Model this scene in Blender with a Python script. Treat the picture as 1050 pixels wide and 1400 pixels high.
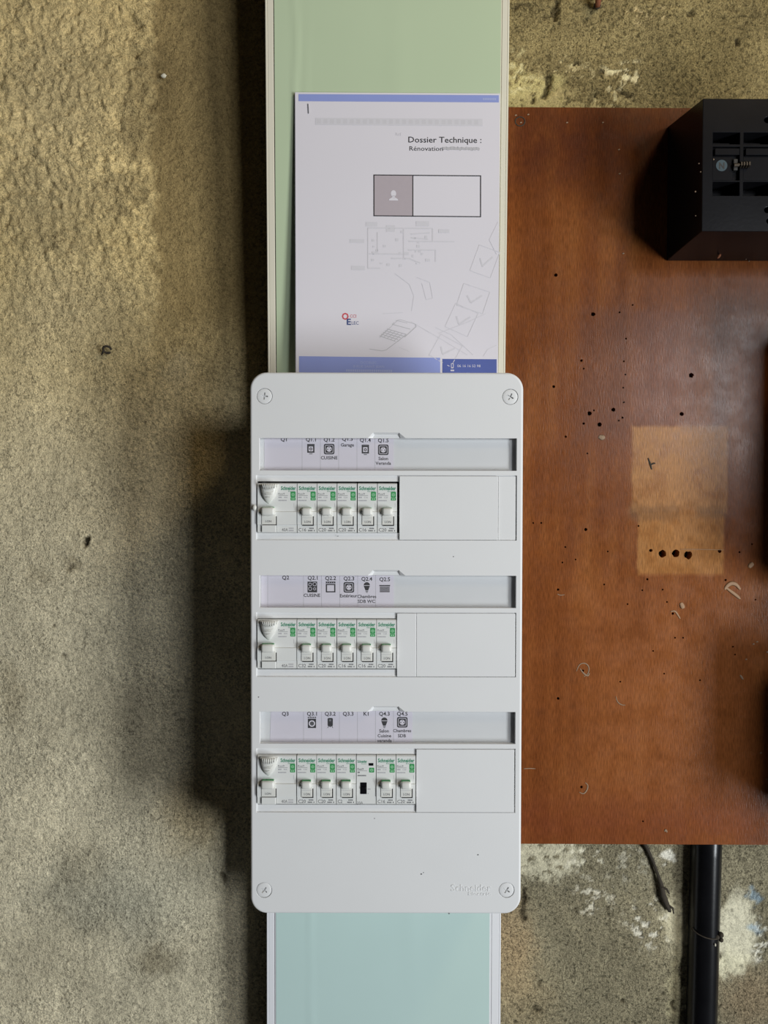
import bpy, bmesh, math, random
import numpy as np
from mathutils import Vector, Matrix

# ------------------------------------------------------------------ reset
for o in list(bpy.data.objects):
    bpy.data.objects.remove(o, do_unlink=True)
scene = bpy.context.scene
COL = scene.collection
random.seed(7)

# ------------------------------------------------------------------ camera
F_PX = 1011.1
CAM_Y = -0.835
PITCH = math.radians(1.03)
ROLL = math.radians(0.10)
cam_d = bpy.data.cameras.new('camera')
cam_d.sensor_fit = 'VERTICAL'
cam_d.sensor_height = 36.0
cam_d.sensor_width = 27.0
cam_d.lens = F_PX * 36.0 / 1400.0
cam_d.clip_start = 0.01
cam = bpy.data.objects.new('camera', cam_d)
COL.objects.link(cam)
CAM_LOC = Vector((0.0, CAM_Y, 0.0))
CAM_ROT = Matrix.Rotation(math.pi / 2 - PITCH, 3, 'X') @ Matrix.Rotation(ROLL, 3, 'Z')
cam.matrix_world = Matrix.Translation(CAM_LOC) @ CAM_ROT.to_4x4()
scene.camera = cam

# ------------------------------------------------------------------ world, lights, exposure
world = bpy.data.worlds.new('dim_interior')
scene.world = world
world.use_nodes = True
world.node_tree.nodes['Background'].inputs[0].default_value = (0.85, 0.9, 1.0, 1)
world.node_tree.nodes['Background'].inputs[1].default_value = 0.013


def area(name, loc, target, sx, sy, power, color):
    l = bpy.data.lights.new(name, 'AREA')
    l.shape = 'RECTANGLE'
    l.size, l.size_y = sx, sy
    l.energy = power
    l.color = color
    o = bpy.data.objects.new(name, l)
    COL.objects.link(o)
    o.location = loc
    d = Vector(target) - Vector(loc)
    o.rotation_euler = d.to_track_quat('-Z', 'Y').to_euler()
    return o


# daylight entering from the right: a window, the lower half of an open door; plus a warm light up high, source unseen
area('window_daylight', (1.50, -2.40, 0.46), (0, 0, 0), 0.52, 0.62, 24.0, (0.94, 0.97, 1.0))
area('doorway_daylight', (2.50, -2.20, -0.88), (0, 0, -0.1), 0.62, 1.40, 84.0, (0.92, 0.97, 1.0))
area('high_warm_light', (0.85, -0.85, 1.10), (0, 0, 0.45), 0.30, 0.25, 3.6, (1.0, 0.76, 0.42))

vs = scene.view_settings
vs.view_transform = 'Standard'
vs.look = 'None'
vs.gamma = 1.0
vs.exposure = 0.0
vs.use_curve_mapping = False


# ------------------------------------------------------------------ helpers
def P(px, py, Y):
    """world point where the sight line of a photo pixel meets the plane y = Y"""
    d = CAM_ROT @ Vector(((px - 525.0) / F_PX, (700.0 - py) / F_PX, -1.0))
    t = (Y - CAM_LOC.y) / d.y
    return CAM_LOC + d * t


def lin(r, g, b):
    f = lambda c: (c / 255) / 12.92 if c <= 10.31 else (((c / 255) + 0.055) / 1.055) ** 2.4
    return (f(r), f(g), f(b), 1.0)


def alb(r, g, b, k=0.68):
    c = lin(r, g, b)
    return (min(c[0] / k, 0.92), min(c[1] / k, 0.92), min(c[2] / k, 0.92), 1.0)


def tag(o, label=None, cat=None, group=None, kind=None):
    if label: o['label'] = label
    if cat: o['category'] = cat
    if group: o['group'] = group
    if kind: o['kind'] = kind
    return o


def thing(name, loc, label, cat, group=None):
    o = bpy.data.objects.new(name, None)
    COL.objects.link(o)
    o.location = loc
    o.empty_display_size = 0.02
    return tag(o, label, cat, group)


def world_off(o):
    v = Vector((0, 0, 0))
    while o is not None:
        v += Vector(o.location)
        o = o.parent
    return v


def mesh_obj(name, verts, faces, mats, parent=None, loc=None, smooth=False, fmat=None, local=False):
    """verts in world coordinates (unless local); stored relative to the parent's origin"""
    me = bpy.data.meshes.new(name)
    off = Vector((0, 0, 0))
    if parent is not None and not local:
        off = world_off(parent)
    elif loc is not None:
        off = Vector(loc)
    me.from_pydata([(v[0] - off.x, v[1] - off.y, v[2] - off.z) for v in verts], [], faces)
    if not isinstance(mats, (list, tuple)): mats = [mats]
    for m in mats: me.materials.append(m)
    if fmat:
        me.polygons.foreach_set('material_index', fmat)
    if smooth:
        me.polygons.foreach_set('use_smooth', [True] * len(me.polygons))
    me.update()
    o = bpy.data.objects.new(name, me)
    COL.objects.link(o)
    if parent is not None: o.parent = parent
    elif loc is not None: o.location = loc
    return o


def bm_obj(name, bm, mats, parent=None, loc=None, smooth=False, local=False):
    bmesh.ops.recalc_face_normals(bm, faces=bm.faces[:])
    off = Vector((0, 0, 0))
    if parent is not None and not local: off = world_off(parent)
    elif loc is not None: off = Vector(loc)
    if off.length > 0: bmesh.ops.translate(bm, verts=bm.verts[:], vec=-off)
    me = bpy.data.meshes.new(name)
    bm.to_mesh(me); bm.free()
    if not isinstance(mats, (list, tuple)): mats = [mats]
    for m in mats: me.materials.append(m)
    if smooth:
        me.polygons.foreach_set('use_smooth', [True] * len(me.polygons))
    o = bpy.data.objects.new(name, me)
    COL.objects.link(o)
    if parent is not None: o.parent = parent
    elif loc is not None: o.location = loc
    return o


def add_box(bm, x0, x1, y0, y1, z0, z1, bev=0.0, seg=2):
    vs_ = [bm.verts.new(c) for c in ((x0, y0, z0), (x1, y0, z0), (x1, y1, z0), (x0, y1, z0),
                                     (x0, y0, z1), (x1, y0, z1), (x1, y1, z1), (x0, y1, z1))]
    fs = [bm.faces.new([vs_[i] for i in q]) for q in ((0, 3, 2, 1), (4, 5, 6, 7), (0, 1, 5, 4), (1, 2, 6, 5), (2, 3, 7, 6), (3, 0, 4, 7))]
    if bev > 0:
        es = list({e for f in fs for e in f.edges})
        bmesh.ops.bevel(bm, geom=es, offset=bev, segments=seg, profile=0.5, affect='EDGES')


def add_cyl(bm, c, r, y0, y1, n=16, r1=None):
    """cylinder along Y"""
    if r1 is None: r1 = r
    a = [bm.verts.new((c[0] + r * math.cos(2 * math.pi * i / n), y0, c[1] + r * math.sin(2 * math.pi * i / n))) for i in range(n)]
    b = [bm.verts.new((c[0] + r1 * math.cos(2 * math.pi * i / n), y1, c[1] + r1 * math.sin(2 * math.pi * i / n))) for i in range(n)]
    for i in range(n):
        j = (i + 1) % n
        bm.faces.new((a[i], a[j], b[j], b[i]))
    bm.faces.new(a[::-1]); bm.faces.new(b)


def add_prism(bm, poly, y0, y1):
    a = [bm.verts.new((p[0], y0, p[1])) for p in poly]
    b = [bm.verts.new((p[0], y1, p[1])) for p in poly]
    n = len(poly)
    for i in range(n):
        j = (i + 1) % n
        bm.faces.new((a[i], a[j], b[j], b[i]))
    bm.faces.new(a[::-1]); bm.faces.new(b)


def add_tube(bm, pts, radii, n=8):
    rings = []
    for i, p in enumerate(pts):
        p = Vector(p)
        d = (Vector(pts[min(i + 1, len(pts) - 1)]) - Vector(pts[max(i - 1, 0)])).normalized()
        s = d.cross(Vector((0, 1, 0)))
        if s.length < 1e-4: s = d.cross(Vector((1, 0, 0)))
        s.normalize(); t = d.cross(s)
        r = radii[i] if isinstance(radii, (list, tuple)) else radii
        rings.append([bm.verts.new(p + (s * math.cos(2 * math.pi * k / n) + t * math.sin(2 * math.pi * k / n)) * r) for k in range(n)])
    for a, b in zip(rings, rings[1:]):
        for k in range(n):
            bm.faces.new((a[k], a[(k + 1) % n], b[(k + 1) % n], b[k]))
    bm.faces.new(rings[0][::-1]); bm.faces.new(rings[-1])


def boolean_cut(o, cutters, bevel=None):
    """cut with closed bmeshes, apply at once, leave nothing behind"""
    tmp = []
    for bm in cutters:
        bmesh.ops.recalc_face_normals(bm, faces=bm.faces[:])
        me = bpy.data.meshes.new('cut'); bm.to_mesh(me); bm.free()
        c = bpy.data.objects.new('cut', me); COL.objects.link(c)
        c.location = world_off(o) * 0
        m = o.modifiers.new('b', 'BOOLEAN'); m.operation = 'DIFFERENCE'; m.solver = 'EXACT'; m.use_self = True; m.object = c
        tmp.append(c)
    if bevel:
        m = o.modifiers.new('v', 'BEVEL'); m.width = bevel; m.segments = 2; m.limit_method = 'ANGLE'; m.angle_limit = math.radians(50)
    bpy.context.view_layer.update()
    dg = bpy.context.evaluated_depsgraph_get()
    me = bpy.data.meshes.new_from_object(o.evaluated_get(dg))
    o.modifiers.clear()
    old = o.data; o.data = me; me.name = old.name
    bpy.data.meshes.remove(old)
    for c in tmp:
        d = c.data; bpy.data.objects.remove(c); bpy.data.meshes.remove(d)


# ------------------------------------------------------------------ materials
MATS = {}


def nodes_of(name):
    m = bpy.data.materials.new(name); m.use_nodes = True
    nt = m.node_tree
    return m, nt, nt.nodes['Principled BSDF']


def N(nt, t, **kw):
    n = nt.nodes.new(t)
    for k, v in kw.items(): setattr(n, k, v)
    return n


def plain(name, col, rough=0.45, var=0.04, scale=60, bump=0.0, bscale=400, metal=0.0, spec=0.5, alpha=1.0, obj=True):
    """principled with a faint noise in colour and, if asked, fine relief"""
    m, nt, b = nodes_of(name)
    tc = N(nt, 'ShaderNodeTexCoord')
    nz = N(nt, 'ShaderNodeTexNoise'); nz.inputs['Scale'].default_value = scale; nz.inputs['Detail'].default_value = 4
    nt.links.new(tc.outputs['Object'], nz.inputs['Vector'])
    mx = N(nt, 'ShaderNodeMix', data_type='RGBA')
    mx.inputs[6].default_value = tuple(max(0, c * (1 - var)) for c in col[:3]) + (1,)
    mx.inputs[7].default_value = tuple(min(1, c * (1 + var)) for c in col[:3]) + (1,)
    nt.links.new(nz.outputs['Fac'], mx.inputs[0])
    nt.links.new(mx.outputs[2], b.inputs['Base Color'])
    b.inputs['Roughness'].default_value = rough
    b.inputs['Metallic'].default_value = metal
    b.inputs['Specular IOR Level'].default_value = spec
    b.inputs['Alpha'].default_value = alpha
    if bump > 0:
        n2 = N(nt, 'ShaderNodeTexNoise'); n2.inputs['Scale'].default_value = bscale; n2.inputs['Detail'].default_value = 3
        nt.links.new(tc.outputs['Object'], n2.inputs['Vector'])
        bp = N(nt, 'ShaderNodeBump'); bp.inputs['Strength'].default_value = 0.6; bp.inputs['Distance'].default_value = bump
        nt.links.new(n2.outputs['Fac'], bp.inputs['Height'])
        nt.links.new(bp.outputs['Normal'], b.inputs['Normal'])
    MATS[name] = m
    return m


WHITE = plain('white_plastic', (0.775, 0.775, 0.775, 1), 0.45, 0.02, 25, 0.00006, 900)
BODYW = plain('breaker_white', (0.76, 0.765, 0.745, 1), 0.38, 0.02, 200)
TOGGLE = plain('toggle_cream', (0.74, 0.735, 0.69, 1), 0.35, 0.02, 200)
TRUNKW = plain('trunking_white', (0.83, 0.83, 0.85, 1), 0.4, 0.02, 30)
TRUNKC = plain('trunking_cream', (0.76, 0.72, 0.59, 1), 0.4, 0.02, 30)  # upper length; cream partly carries the warm light near the top
FILMU = plain('green_film_warm_tint', (0.53, 0.63, 0.43, 1), 0.33, 0.04, 9)  # upper film; yellower partly to put the warm top light into its colour
FILM = plain('green_film', (0.56, 0.72, 0.68, 1), 0.33, 0.04, 9)
PAPER = plain('paper', (0.735, 0.705, 0.755, 1), 0.75, 0.015, 12, 0.00004, 600)
LABELP = plain('label_paper', (0.66, 0.63, 0.70, 1), 0.7, 0.02, 60)
GREYP = plain('holder_grey', (0.66, 0.67, 0.68, 1), 0.45, 0.02, 60)
INK = plain('black_ink', (0.018, 0.016, 0.018, 1), 0.6, 0.1, 300)
GREYINK = plain('grey_ink', (0.15, 0.15, 0.16, 1), 0.6, 0.1, 300)
PALEINK = plain('pale_grey_ink', (0.42, 0.41, 0.44, 1), 0.7, 0.04, 200)
FAINT = plain('faint_ink', (0.665, 0.645, 0.685, 1), 0.75, 0.03, 150)
CELL = plain('table_grey', (0.46, 0.40, 0.43, 1), 0.75, 0.03, 200)
BANDB = plain('band_blue', (0.28, 0.335, 0.68, 1), 0.65, 0.05, 40)
BANDT = plain('band_pale_ink', (0.40, 0.45, 0.72, 1), 0.65, 0.05, 40)
BANDD = plain('band_dark_blue', (0.075, 0.11, 0.36, 1), 0.6, 0.05, 40)
SMUDGE = plain('smudge_grey', (0.52, 0.505, 0.53, 1), 0.7, 0.05, 200)
LOGORED = plain('logo_red', (0.62, 0.09, 0.11, 1), 0.65, 0.05, 60)
LOGOBLUE = plain('logo_navy', (0.06, 0.09, 0.24, 1), 0.65, 0.05, 60)
GREEN = plain('mark_green', (0.035, 0.30, 0.085, 1), 0.5, 0.05, 200)
BRANDG = plain('brand_green', (0.03, 0.26, 0.14, 1), 0.5, 0.05, 200)
LIGHTG = plain('light_green', (0.42, 0.72, 0.48, 1), 0.5, 0.05, 200)
GAP = plain('gap_dark', (0.035, 0.032, 0.03, 1), 0.7, 0.1, 200)
BLACKP = plain('black_bakelite', (0.0070, 0.0070, 0.0085, 1), 0.26, 0.35, 35, 0.00008, 300, spec=0.11)
BLACKD = plain('black_plastic_matt', (0.012, 0.011, 0.010, 1), 0.6, 0.3, 60)
BRASS = plain('dull_brass', (0.045, 0.035, 0.025, 1), 0.45, 0.3, 300, metal=0.7)
PIPEM = plain('black_pipe', (0.006, 0.006, 0.007, 1), 0.26, 0.4, 50, 0.0001, 120, spec=0.3)
RUST = plain('rust', (0.20, 0.065, 0.025, 1), 0.85, 0.4, 400, 0.0004, 700)
DIRT = plain('dry_root', (0.045, 0.035, 0.024, 1), 0.95, 0.5, 500, 0.0006, 600)
STEEL = plain('galvanised_steel', (0.45, 0.45, 0.46, 1), 0.4, 0.08, 90, metal=0.8)
NBLUE = plain('faded_blue', (0.022, 0.05, 0.066, 1), 0.6, 0.15, 300)
GLUE = plain('dried_glue', (0.36, 0.21, 0.11, 1), 0.6, 0.2, 300)
DUST = plain('pale_dust', (0.29, 0.20, 0.13, 1), 0.9, 0.2, 500)
PLASTERW = plain('white_plaster', (0.62, 0.58, 0.46, 1), 0.9, 0.15, 300, 0.0005, 500)


def clear_mat():
    m, nt, b = nodes_of('clear_plastic')
    tc = N(nt, 'ShaderNodeTexCoord')
    nz = N(nt, 'ShaderNodeTexNoise'); nz.inputs['Scale'].default_value = 40
    nt.links.new(tc.outputs['Object'], nz.inputs['Vector'])
    rp = N(nt, 'ShaderNodeMapRange'); rp.inputs[3].default_value = 0.08; rp.inputs[4].default_value = 0.2
    nt.links.new(nz.outputs['Fac'], rp.inputs[0])
    nt.links.new(rp.outputs[0], b.inputs['Roughness'])
    b.inputs['Base Color'].default_value = (0.74, 0.75, 0.80, 1)
    b.inputs['Alpha'].default_value = 0.02
    return m


CLEAR = clear_mat()


def cement_mat():
    m, nt, b = nodes_of('rough_cement')
    tc = N(nt, 'ShaderNodeTexCoord')
    at = N(nt, 'ShaderNodeAttribute', attribute_name='tint')
    def noise(scale, detail, rough=0.6):
        n = N(nt, 'ShaderNodeTexNoise'); n.inputs['Scale'].default_value = scale
        n.inputs['Detail'].default_value = detail; n.inputs['Roughness'].default_value = rough
        nt.links.new(tc.outputs['Object'], n.inputs['Vector']); return n
    fine, mid, big = noise(620, 4, 0.7), noise(210, 5, 0.7), noise(14, 5)
    def mapr(n, a, c, lo, hi):
        r = N(nt, 'ShaderNodeMapRange'); r.inputs[1].default_value = a; r.inputs[2].default_value = c
        r.inputs[3].default_value = lo; r.inputs[4].default_value = hi
        nt.links.new(n.outputs['Fac'], r.inputs[0]); return r
    a1, a2, a3 = mapr(fine, 0.33, 0.60, 0.50, 1.50), mapr(mid, 0.32, 0.62, 0.72, 1.30), mapr(big, 0.3, 0.7, 0.86, 1.14)
    m1 = N(nt, 'ShaderNodeMath', operation='MULTIPLY'); nt.links.new(a1.outputs[0], m1.inputs[0]); nt.links.new(a2.outputs[0], m1.inputs[1])
    m2 = N(nt, 'ShaderNodeMath', operation='MULTIPLY'); nt.links.new(m1.outputs[0], m2.inputs[0]); nt.links.new(a3.outputs[0], m2.inputs[1])
    pit = noise(300, 2, 0.5); a4 = mapr(pit, 0.33, 0.47, 0.52, 1.0)  # crevice shade put into the colour, the same pits into the bump
    m3 = N(nt, 'ShaderNodeMath', operation='MULTIPLY'); nt.links.new(m2.outputs[0], m3.inputs[0]); nt.links.new(a4.outputs[0], m3.inputs[1]); m2 = m3
    # sand grains differ: the attribute's alpha says how strong
    mixg = N(nt, 'ShaderNodeMix', data_type='FLOAT'); mixg.inputs[2].default_value = 1.0
    nt.links.new(at.outputs['Alpha'], mixg.inputs[0]); nt.links.new(m2.outputs[0], mixg.inputs[3])
    sc = N(nt, 'ShaderNodeVectorMath', operation='SCALE')
    nt.links.new(at.outputs['Color'], sc.inputs[0]); nt.links.new(mixg.outputs[0], sc.inputs['Scale'])
    nt.links.new(sc.outputs[0], b.inputs['Base Color'])
    b.inputs['Roughness'].default_value = 0.95
    b.inputs['Specular IOR Level'].default_value = 0.15
    ad = N(nt, 'ShaderNodeMath', operation='MULTIPLY_ADD'); ad.inputs[1].default_value = 0.45
    pa = N(nt, 'ShaderNodeMath', operation='MULTIPLY_ADD'); pa.inputs[1].default_value = 0.35
    nt.links.new(a4.outputs[0], pa.inputs[0]); nt.links.new(mid.outputs['Fac'], pa.inputs[2])
    nt.links.new(fine.outputs['Fac'], ad.inputs[0]); nt.links.new(pa.outputs[0], ad.inputs[2])
    ml = N(nt, 'ShaderNodeMath', operation='MULTIPLY'); nt.links.new(ad.outputs[0], ml.inputs[0]); nt.links.new(at.outputs['Alpha'], ml.inputs[1])
    bp = N(nt, 'ShaderNodeBump'); bp.inputs['Strength'].default_value = 0.9; bp.inputs['Distance'].default_value = 0.0042
    nt.links.new(ml.outputs[0], bp.inputs['Height']); nt.links.new(bp.outputs['Normal'], b.inputs['Normal'])
    return m


CEMENT = cement_mat()


def wood_mat(rects, darks):
    """stained plywood; rects: faded ghosts of old fittings and broad tone patches in board coordinates (x0,x1,z0,z1,soft,colour,strength)"""
    m, nt, b = nodes_of('stained_plywood')
    tc = N(nt, 'ShaderNodeTexCoord')
    sp = N(nt, 'ShaderNodeSeparateXYZ'); nt.links.new(tc.outputs['Object'], sp.inputs[0])
    def mth(op, a, c=None, d=None):
        n = N(nt, 'ShaderNodeMath', operation=op)
        for i, v in enumerate((a, c, d)):
            if v is None: continue
            if isinstance(v, (int, float)): n.inputs[i].default_value = v
            else: nt.links.new(v, n.inputs[i])
        return n.outputs[0]
    def noise(scale, detail, sx=1, sz=1, rough=0.55):
        mp = N(nt, 'ShaderNodeMapping'); mp.inputs['Scale'].default_value = (sx, 1, sz)
        nt.links.new(tc.outputs['Object'], mp.inputs['Vector'])
        n = N(nt, 'ShaderNodeTexNoise'); n.inputs['Scale'].default_value = scale; n.inputs['Detail'].default_value = detail
        n.inputs['Roughness'].default_value = rough
        nt.links.new(mp.outputs[0], n.inputs['Vector']); return n.outputs['Fac']
    def mr(v, a, c, lo, hi):
        r = N(nt, 'ShaderNodeMapRange'); r.interpolation_type = 'SMOOTHSTEP'
        r.inputs[1].default_value = a; r.inputs[2].default_value = c; r.inputs[3].default_value = lo; r.inputs[4].default_value = hi
        nt.links.new(v, r.inputs[0]); return r.outputs[0]
    grain = noise(1100, 3, 1.0, 0.10)
    band = noise(60, 4, 1.0, 0.08)
    blot = noise(9, 5)
    mott = noise(45, 5)
    r1 = N(nt, 'ShaderNodeValToRGB')
    e = r1.color_ramp.elements
    e[0].position = 0.28; e[0].color = (0.115, 0.032, 0.009, 1)
    e[1].position = 0.74; e[1].color = (0.310, 0.112, 0.032, 1)
    k = e.new(0.5); k.color = (0.205, 0.063, 0.017, 1)
    s = mth('MULTIPLY_ADD', band, 0.45, mth('MULTIPLY', blot, 0.55))
    nt.links.new(s, r1.inputs[0])
    col = r1.outputs['Color']
    def mixc(fac, ca, colr, blend='MIX'):
        x = N(nt, 'ShaderNodeMix', data_type='RGBA', blend_type=blend)
        if isinstance(fac, (int, float)): x.inputs[0].default_value = fac
        else: nt.links.new(fac, x.inputs[0])
        nt.links.new(ca, x.inputs[6])
        if isinstance(colr, tuple): x.inputs[7].default_value = colr
        else: nt.links.new(colr, x.inputs[7])
        return x.outputs[2]
    wob = mth('MULTIPLY_ADD', mott, 0.006, -0.003)
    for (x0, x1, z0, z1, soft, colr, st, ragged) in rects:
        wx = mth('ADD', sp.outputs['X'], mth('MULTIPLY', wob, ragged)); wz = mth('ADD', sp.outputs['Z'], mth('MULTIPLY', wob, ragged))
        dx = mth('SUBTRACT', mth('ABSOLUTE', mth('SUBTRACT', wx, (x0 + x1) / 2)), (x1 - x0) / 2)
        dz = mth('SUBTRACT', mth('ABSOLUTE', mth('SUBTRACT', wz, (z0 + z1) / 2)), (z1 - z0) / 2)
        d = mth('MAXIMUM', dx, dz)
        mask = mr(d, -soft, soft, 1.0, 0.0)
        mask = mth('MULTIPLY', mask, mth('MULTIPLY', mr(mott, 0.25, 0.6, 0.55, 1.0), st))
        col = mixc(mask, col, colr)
    gv = mr(grain, 0.3, 0.7, 0.68, 1.12)
    gs = N(nt, 'ShaderNodeVectorMath', operation='SCALE'); nt.links.new(col, gs.inputs[0]); nt.links.new(gv, gs.inputs['Scale'])
    nt.links.new(gs.outputs[0], b.inputs['Base Color'])
    nt.links.new(mr(mott, 0.3, 0.7, 0.19, 0.29), b.inputs['Roughness'])
    b.inputs['Specular IOR Level'].default_value = 0.15
    bp = N(nt, 'ShaderNodeBump'); bp.inputs['Strength'].default_value = 0.4; bp.inputs['Distance'].default_value = 0.0003
    nt.links.new(grain, bp.inputs['Height']); nt.links.new(bp.outputs['Normal'], b.inputs['Normal'])
    return m


# ------------------------------------------------------------------ flat print (lettering, pictograms)
_text_cache = {}


def text_shape(body, bold=0.0):
    key = (body, bold)
    if key in _text_cache: return _text_cache[key]
    cu = bpy.data.curves.new('t', 'FONT'); cu.body = body; cu.size = 1.0; cu.resolution_u = 2; cu.offset = bold
    o = bpy.data.objects.new('t', cu); COL.objects.link(o)
    bpy.context.view_layer.update()
    dg = bpy.context.evaluated_depsgraph_get()
    me = bpy.data.meshes.new_from_object(o.evaluated_get(dg))
    v = [(p.co.x, p.co.y) for p in me.vertices]
    f = [tuple(p.vertices) for p in me.polygons]
    bpy.data.objects.remove(o); bpy.data.curves.remove(cu); bpy.data.meshes.remove(me)
    xs = [a for a, _ in v]
    x0, x1 = min(xs), max(xs)
    v = [(a - x0, c) for a, c in v]
    _text_cache[key] = (v, f, x1 - x0)
    return _text_cache[key]


class Print:
    """flat marks in a 2-D frame (u right, v DOWN), mapped onto a surface by build()"""
    def __init__(self, sub=None):
        self.v, self.f, self.m, self.mats, self.sub = [], [], [], [], sub
    def _mi(self, mat):
        if mat not in self.mats: self.mats.append(mat)
        return self.mats.index(mat)
    def add(self, verts, faces, mat, layer=1):
        b = len(self.v); mi = self._mi(mat)
        self.v += [(x, y, layer) for x, y in verts]
        for f in faces:
            self.f.append(tuple(b + i for i in f)); self.m.append(mi)
    def rect(self, x0, y0, x1, y1, mat, layer=1):
        nx = ny = 1
        if self.sub:
            nx = max(1, math.ceil((x1 - x0) / self.sub)); ny = max(1, math.ceil((y1 - y0) / self.sub))
        vv = [(x0 + (x1 - x0) * i / nx, y0 + (y1 - y0) * j / ny) for j in range(ny + 1) for i in range(nx + 1)]
        ff = [(j * (nx + 1) + i, (j + 1) * (nx + 1) + i, (j + 1) * (nx + 1) + i + 1, j * (nx + 1) + i + 1) for j in range(ny) for i in range(nx)]
        self.add(vv, ff, mat, layer)
    def frame(self, x0, y0, x1, y1, w, mat, layer=1):
        self.rect(x0, y0, x1, y0 + w, mat, layer); self.rect(x0, y1 - w, x1, y1, mat, layer)
        self.rect(x0, y0 + w, x0 + w, y1 - w, mat, layer); self.rect(x1 - w, y0 + w, x1, y1 - w, mat, layer)
    def poly(self, pts, mat, layer=1):
        self.add(pts, [tuple(range(len(pts)))[::-1]], mat, layer)
    def disc(self, cx, cy, r, mat, layer=1, n=14, ry=None):
        ry = ry or r
        self.poly([(cx + r * math.cos(2 * math.pi * i / n), cy + ry * math.sin(2 * math.pi * i / n)) for i in range(n)], mat, layer)
    def ring(self, cx, cy, r0, r1, mat, layer=1, n=16, a0=0.0, a1=2 * math.pi):
        vv, ff = [], []
        for i in range(n + 1):
            a = a0 + (a1 - a0) * i / n
            vv += [(cx + r0 * math.cos(a), cy + r0 * math.sin(a)), (cx + r1 * math.cos(a), cy + r1 * math.sin(a))]
        for i in range(n): ff.append((2 * i, 2 * i + 2, 2 * i + 3, 2 * i + 1))
        self.add(vv, ff, mat, layer)
    def rrect(self, x0, y0, x1, y1, r, mat, layer=1):
        pts = []
        for cx, cy, a in ((x1 - r, y0 + r, -90), (x1 - r, y1 - r, 0), (x0 + r, y1 - r, 90), (x0 + r, y0 + r, 180)):
            for k in range(4):
                t = math.radians(a + 30 * k); pts.append((cx + r * math.cos(t), cy + r * math.sin(t)))
        self.poly(pts, mat, layer)
    def line(self, pts, w, mat, layer=1):
        for (xa, ya), (xb, yb) in zip(pts, pts[1:]):
            L = math.hypot(xb - xa, yb - ya)
            if L == 0: continue
            n = max(1, math.ceil(L / self.sub)) if self.sub else 1
            nx, ny = -(yb - ya) / L * w / 2, (xb - xa) / L * w / 2
            vv, ff = [], []
            for i in range(n + 1):
                t = i / n; x, y = xa + (xb - xa) * t, ya + (yb - ya) * t
                vv += [(x + nx, y + ny), (x - nx, y - ny)]
            for i in range(n): ff.append((2 * i, 2 * i + 1, 2 * i + 3, 2 * i + 2))
            self.add(vv, ff, mat, layer)
    def text(self, body, x, base, cap, mat, layer=1, align='c', width=None, bold=0.0):
        """cap = height of a capital; base = v of the baseline"""
        v, f, w = text_shape(body, bold)
        s = cap / 0.70
        sx = s if width is None else width / w
        x0 = x - (w * sx / 2 if align == 'c' else (w * sx if align == 'r' else 0))
        self.add([(x0 + a * sx, base - c * s) for a, c in v], f, mat, layer)
    def dashes(self, x, y, w, h, mat, layer=1):
        """print too small to read"""
        n = max(1, round(w / 1.25))
        for k in range(n): self.rect(x + k * w / n, y, x + (k + .72) * w / n, y + h, mat, layer)
    def build(self, name, parent, mapf, local=False):
        return mesh_obj(name, [mapf(*p) for p in self.v], self.f, self.mats, parent, fmat=self.m, local=local)


# ------------------------------------------------------------------ noise for the wall relief
def lattice(seed, n=256):
    return np.random.RandomState(seed).rand(n, n)


def vnoise(x, z, cell, seed):
    L = lattice(seed); n = L.shape[0]
    u, w = x / cell + 57.3, z / cell + 91.7
    i, j = np.floor(u).astype(int), np.floor(w).astype(int)
    fu, fw = u - i, w - j
    fu = fu * fu * (3 - 2 * fu); fw = fw * fw * (3 - 2 * fw)
    i0, i1, j0, j1 = i % n, (i + 1) % n, j % n, (j + 1) % n
    return ((L[i0, j0] * (1 - fu) + L[i1, j0] * fu) * (1 - fw) + (L[i0, j1] * (1 - fu) + L[i1, j1] * fu) * fw) * 2 - 1


def fbm(x, z, cell, seed, octv=4, gain=0.55):
    t, a, s = 0, 1.0, 0
    for k in range(octv):
        t = t + a * vnoise(x, z, cell / 2 ** k, seed + k); s += a; a *= gain
    return t / s


def sstep(a, b, x):
    t = np.clip((x - a) / (b - a), 0, 1)
    return t * t * (3 - 2 * t)


# ------------------------------------------------------------------ WALL
def axis(lo, hi, step, far):
    core = list(np.arange(lo, hi + 1e-9, step))
    ext, d, p = [], step, hi
    while p < far:
        d *= 1.25; p += d; ext.append(p)
    lo_ext, d, p = [], step, lo
    while p > -far:
        d *= 1.25; p -= d; lo_ext.append(p)
    return np.array(lo_ext[::-1] + core + ext)


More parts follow.
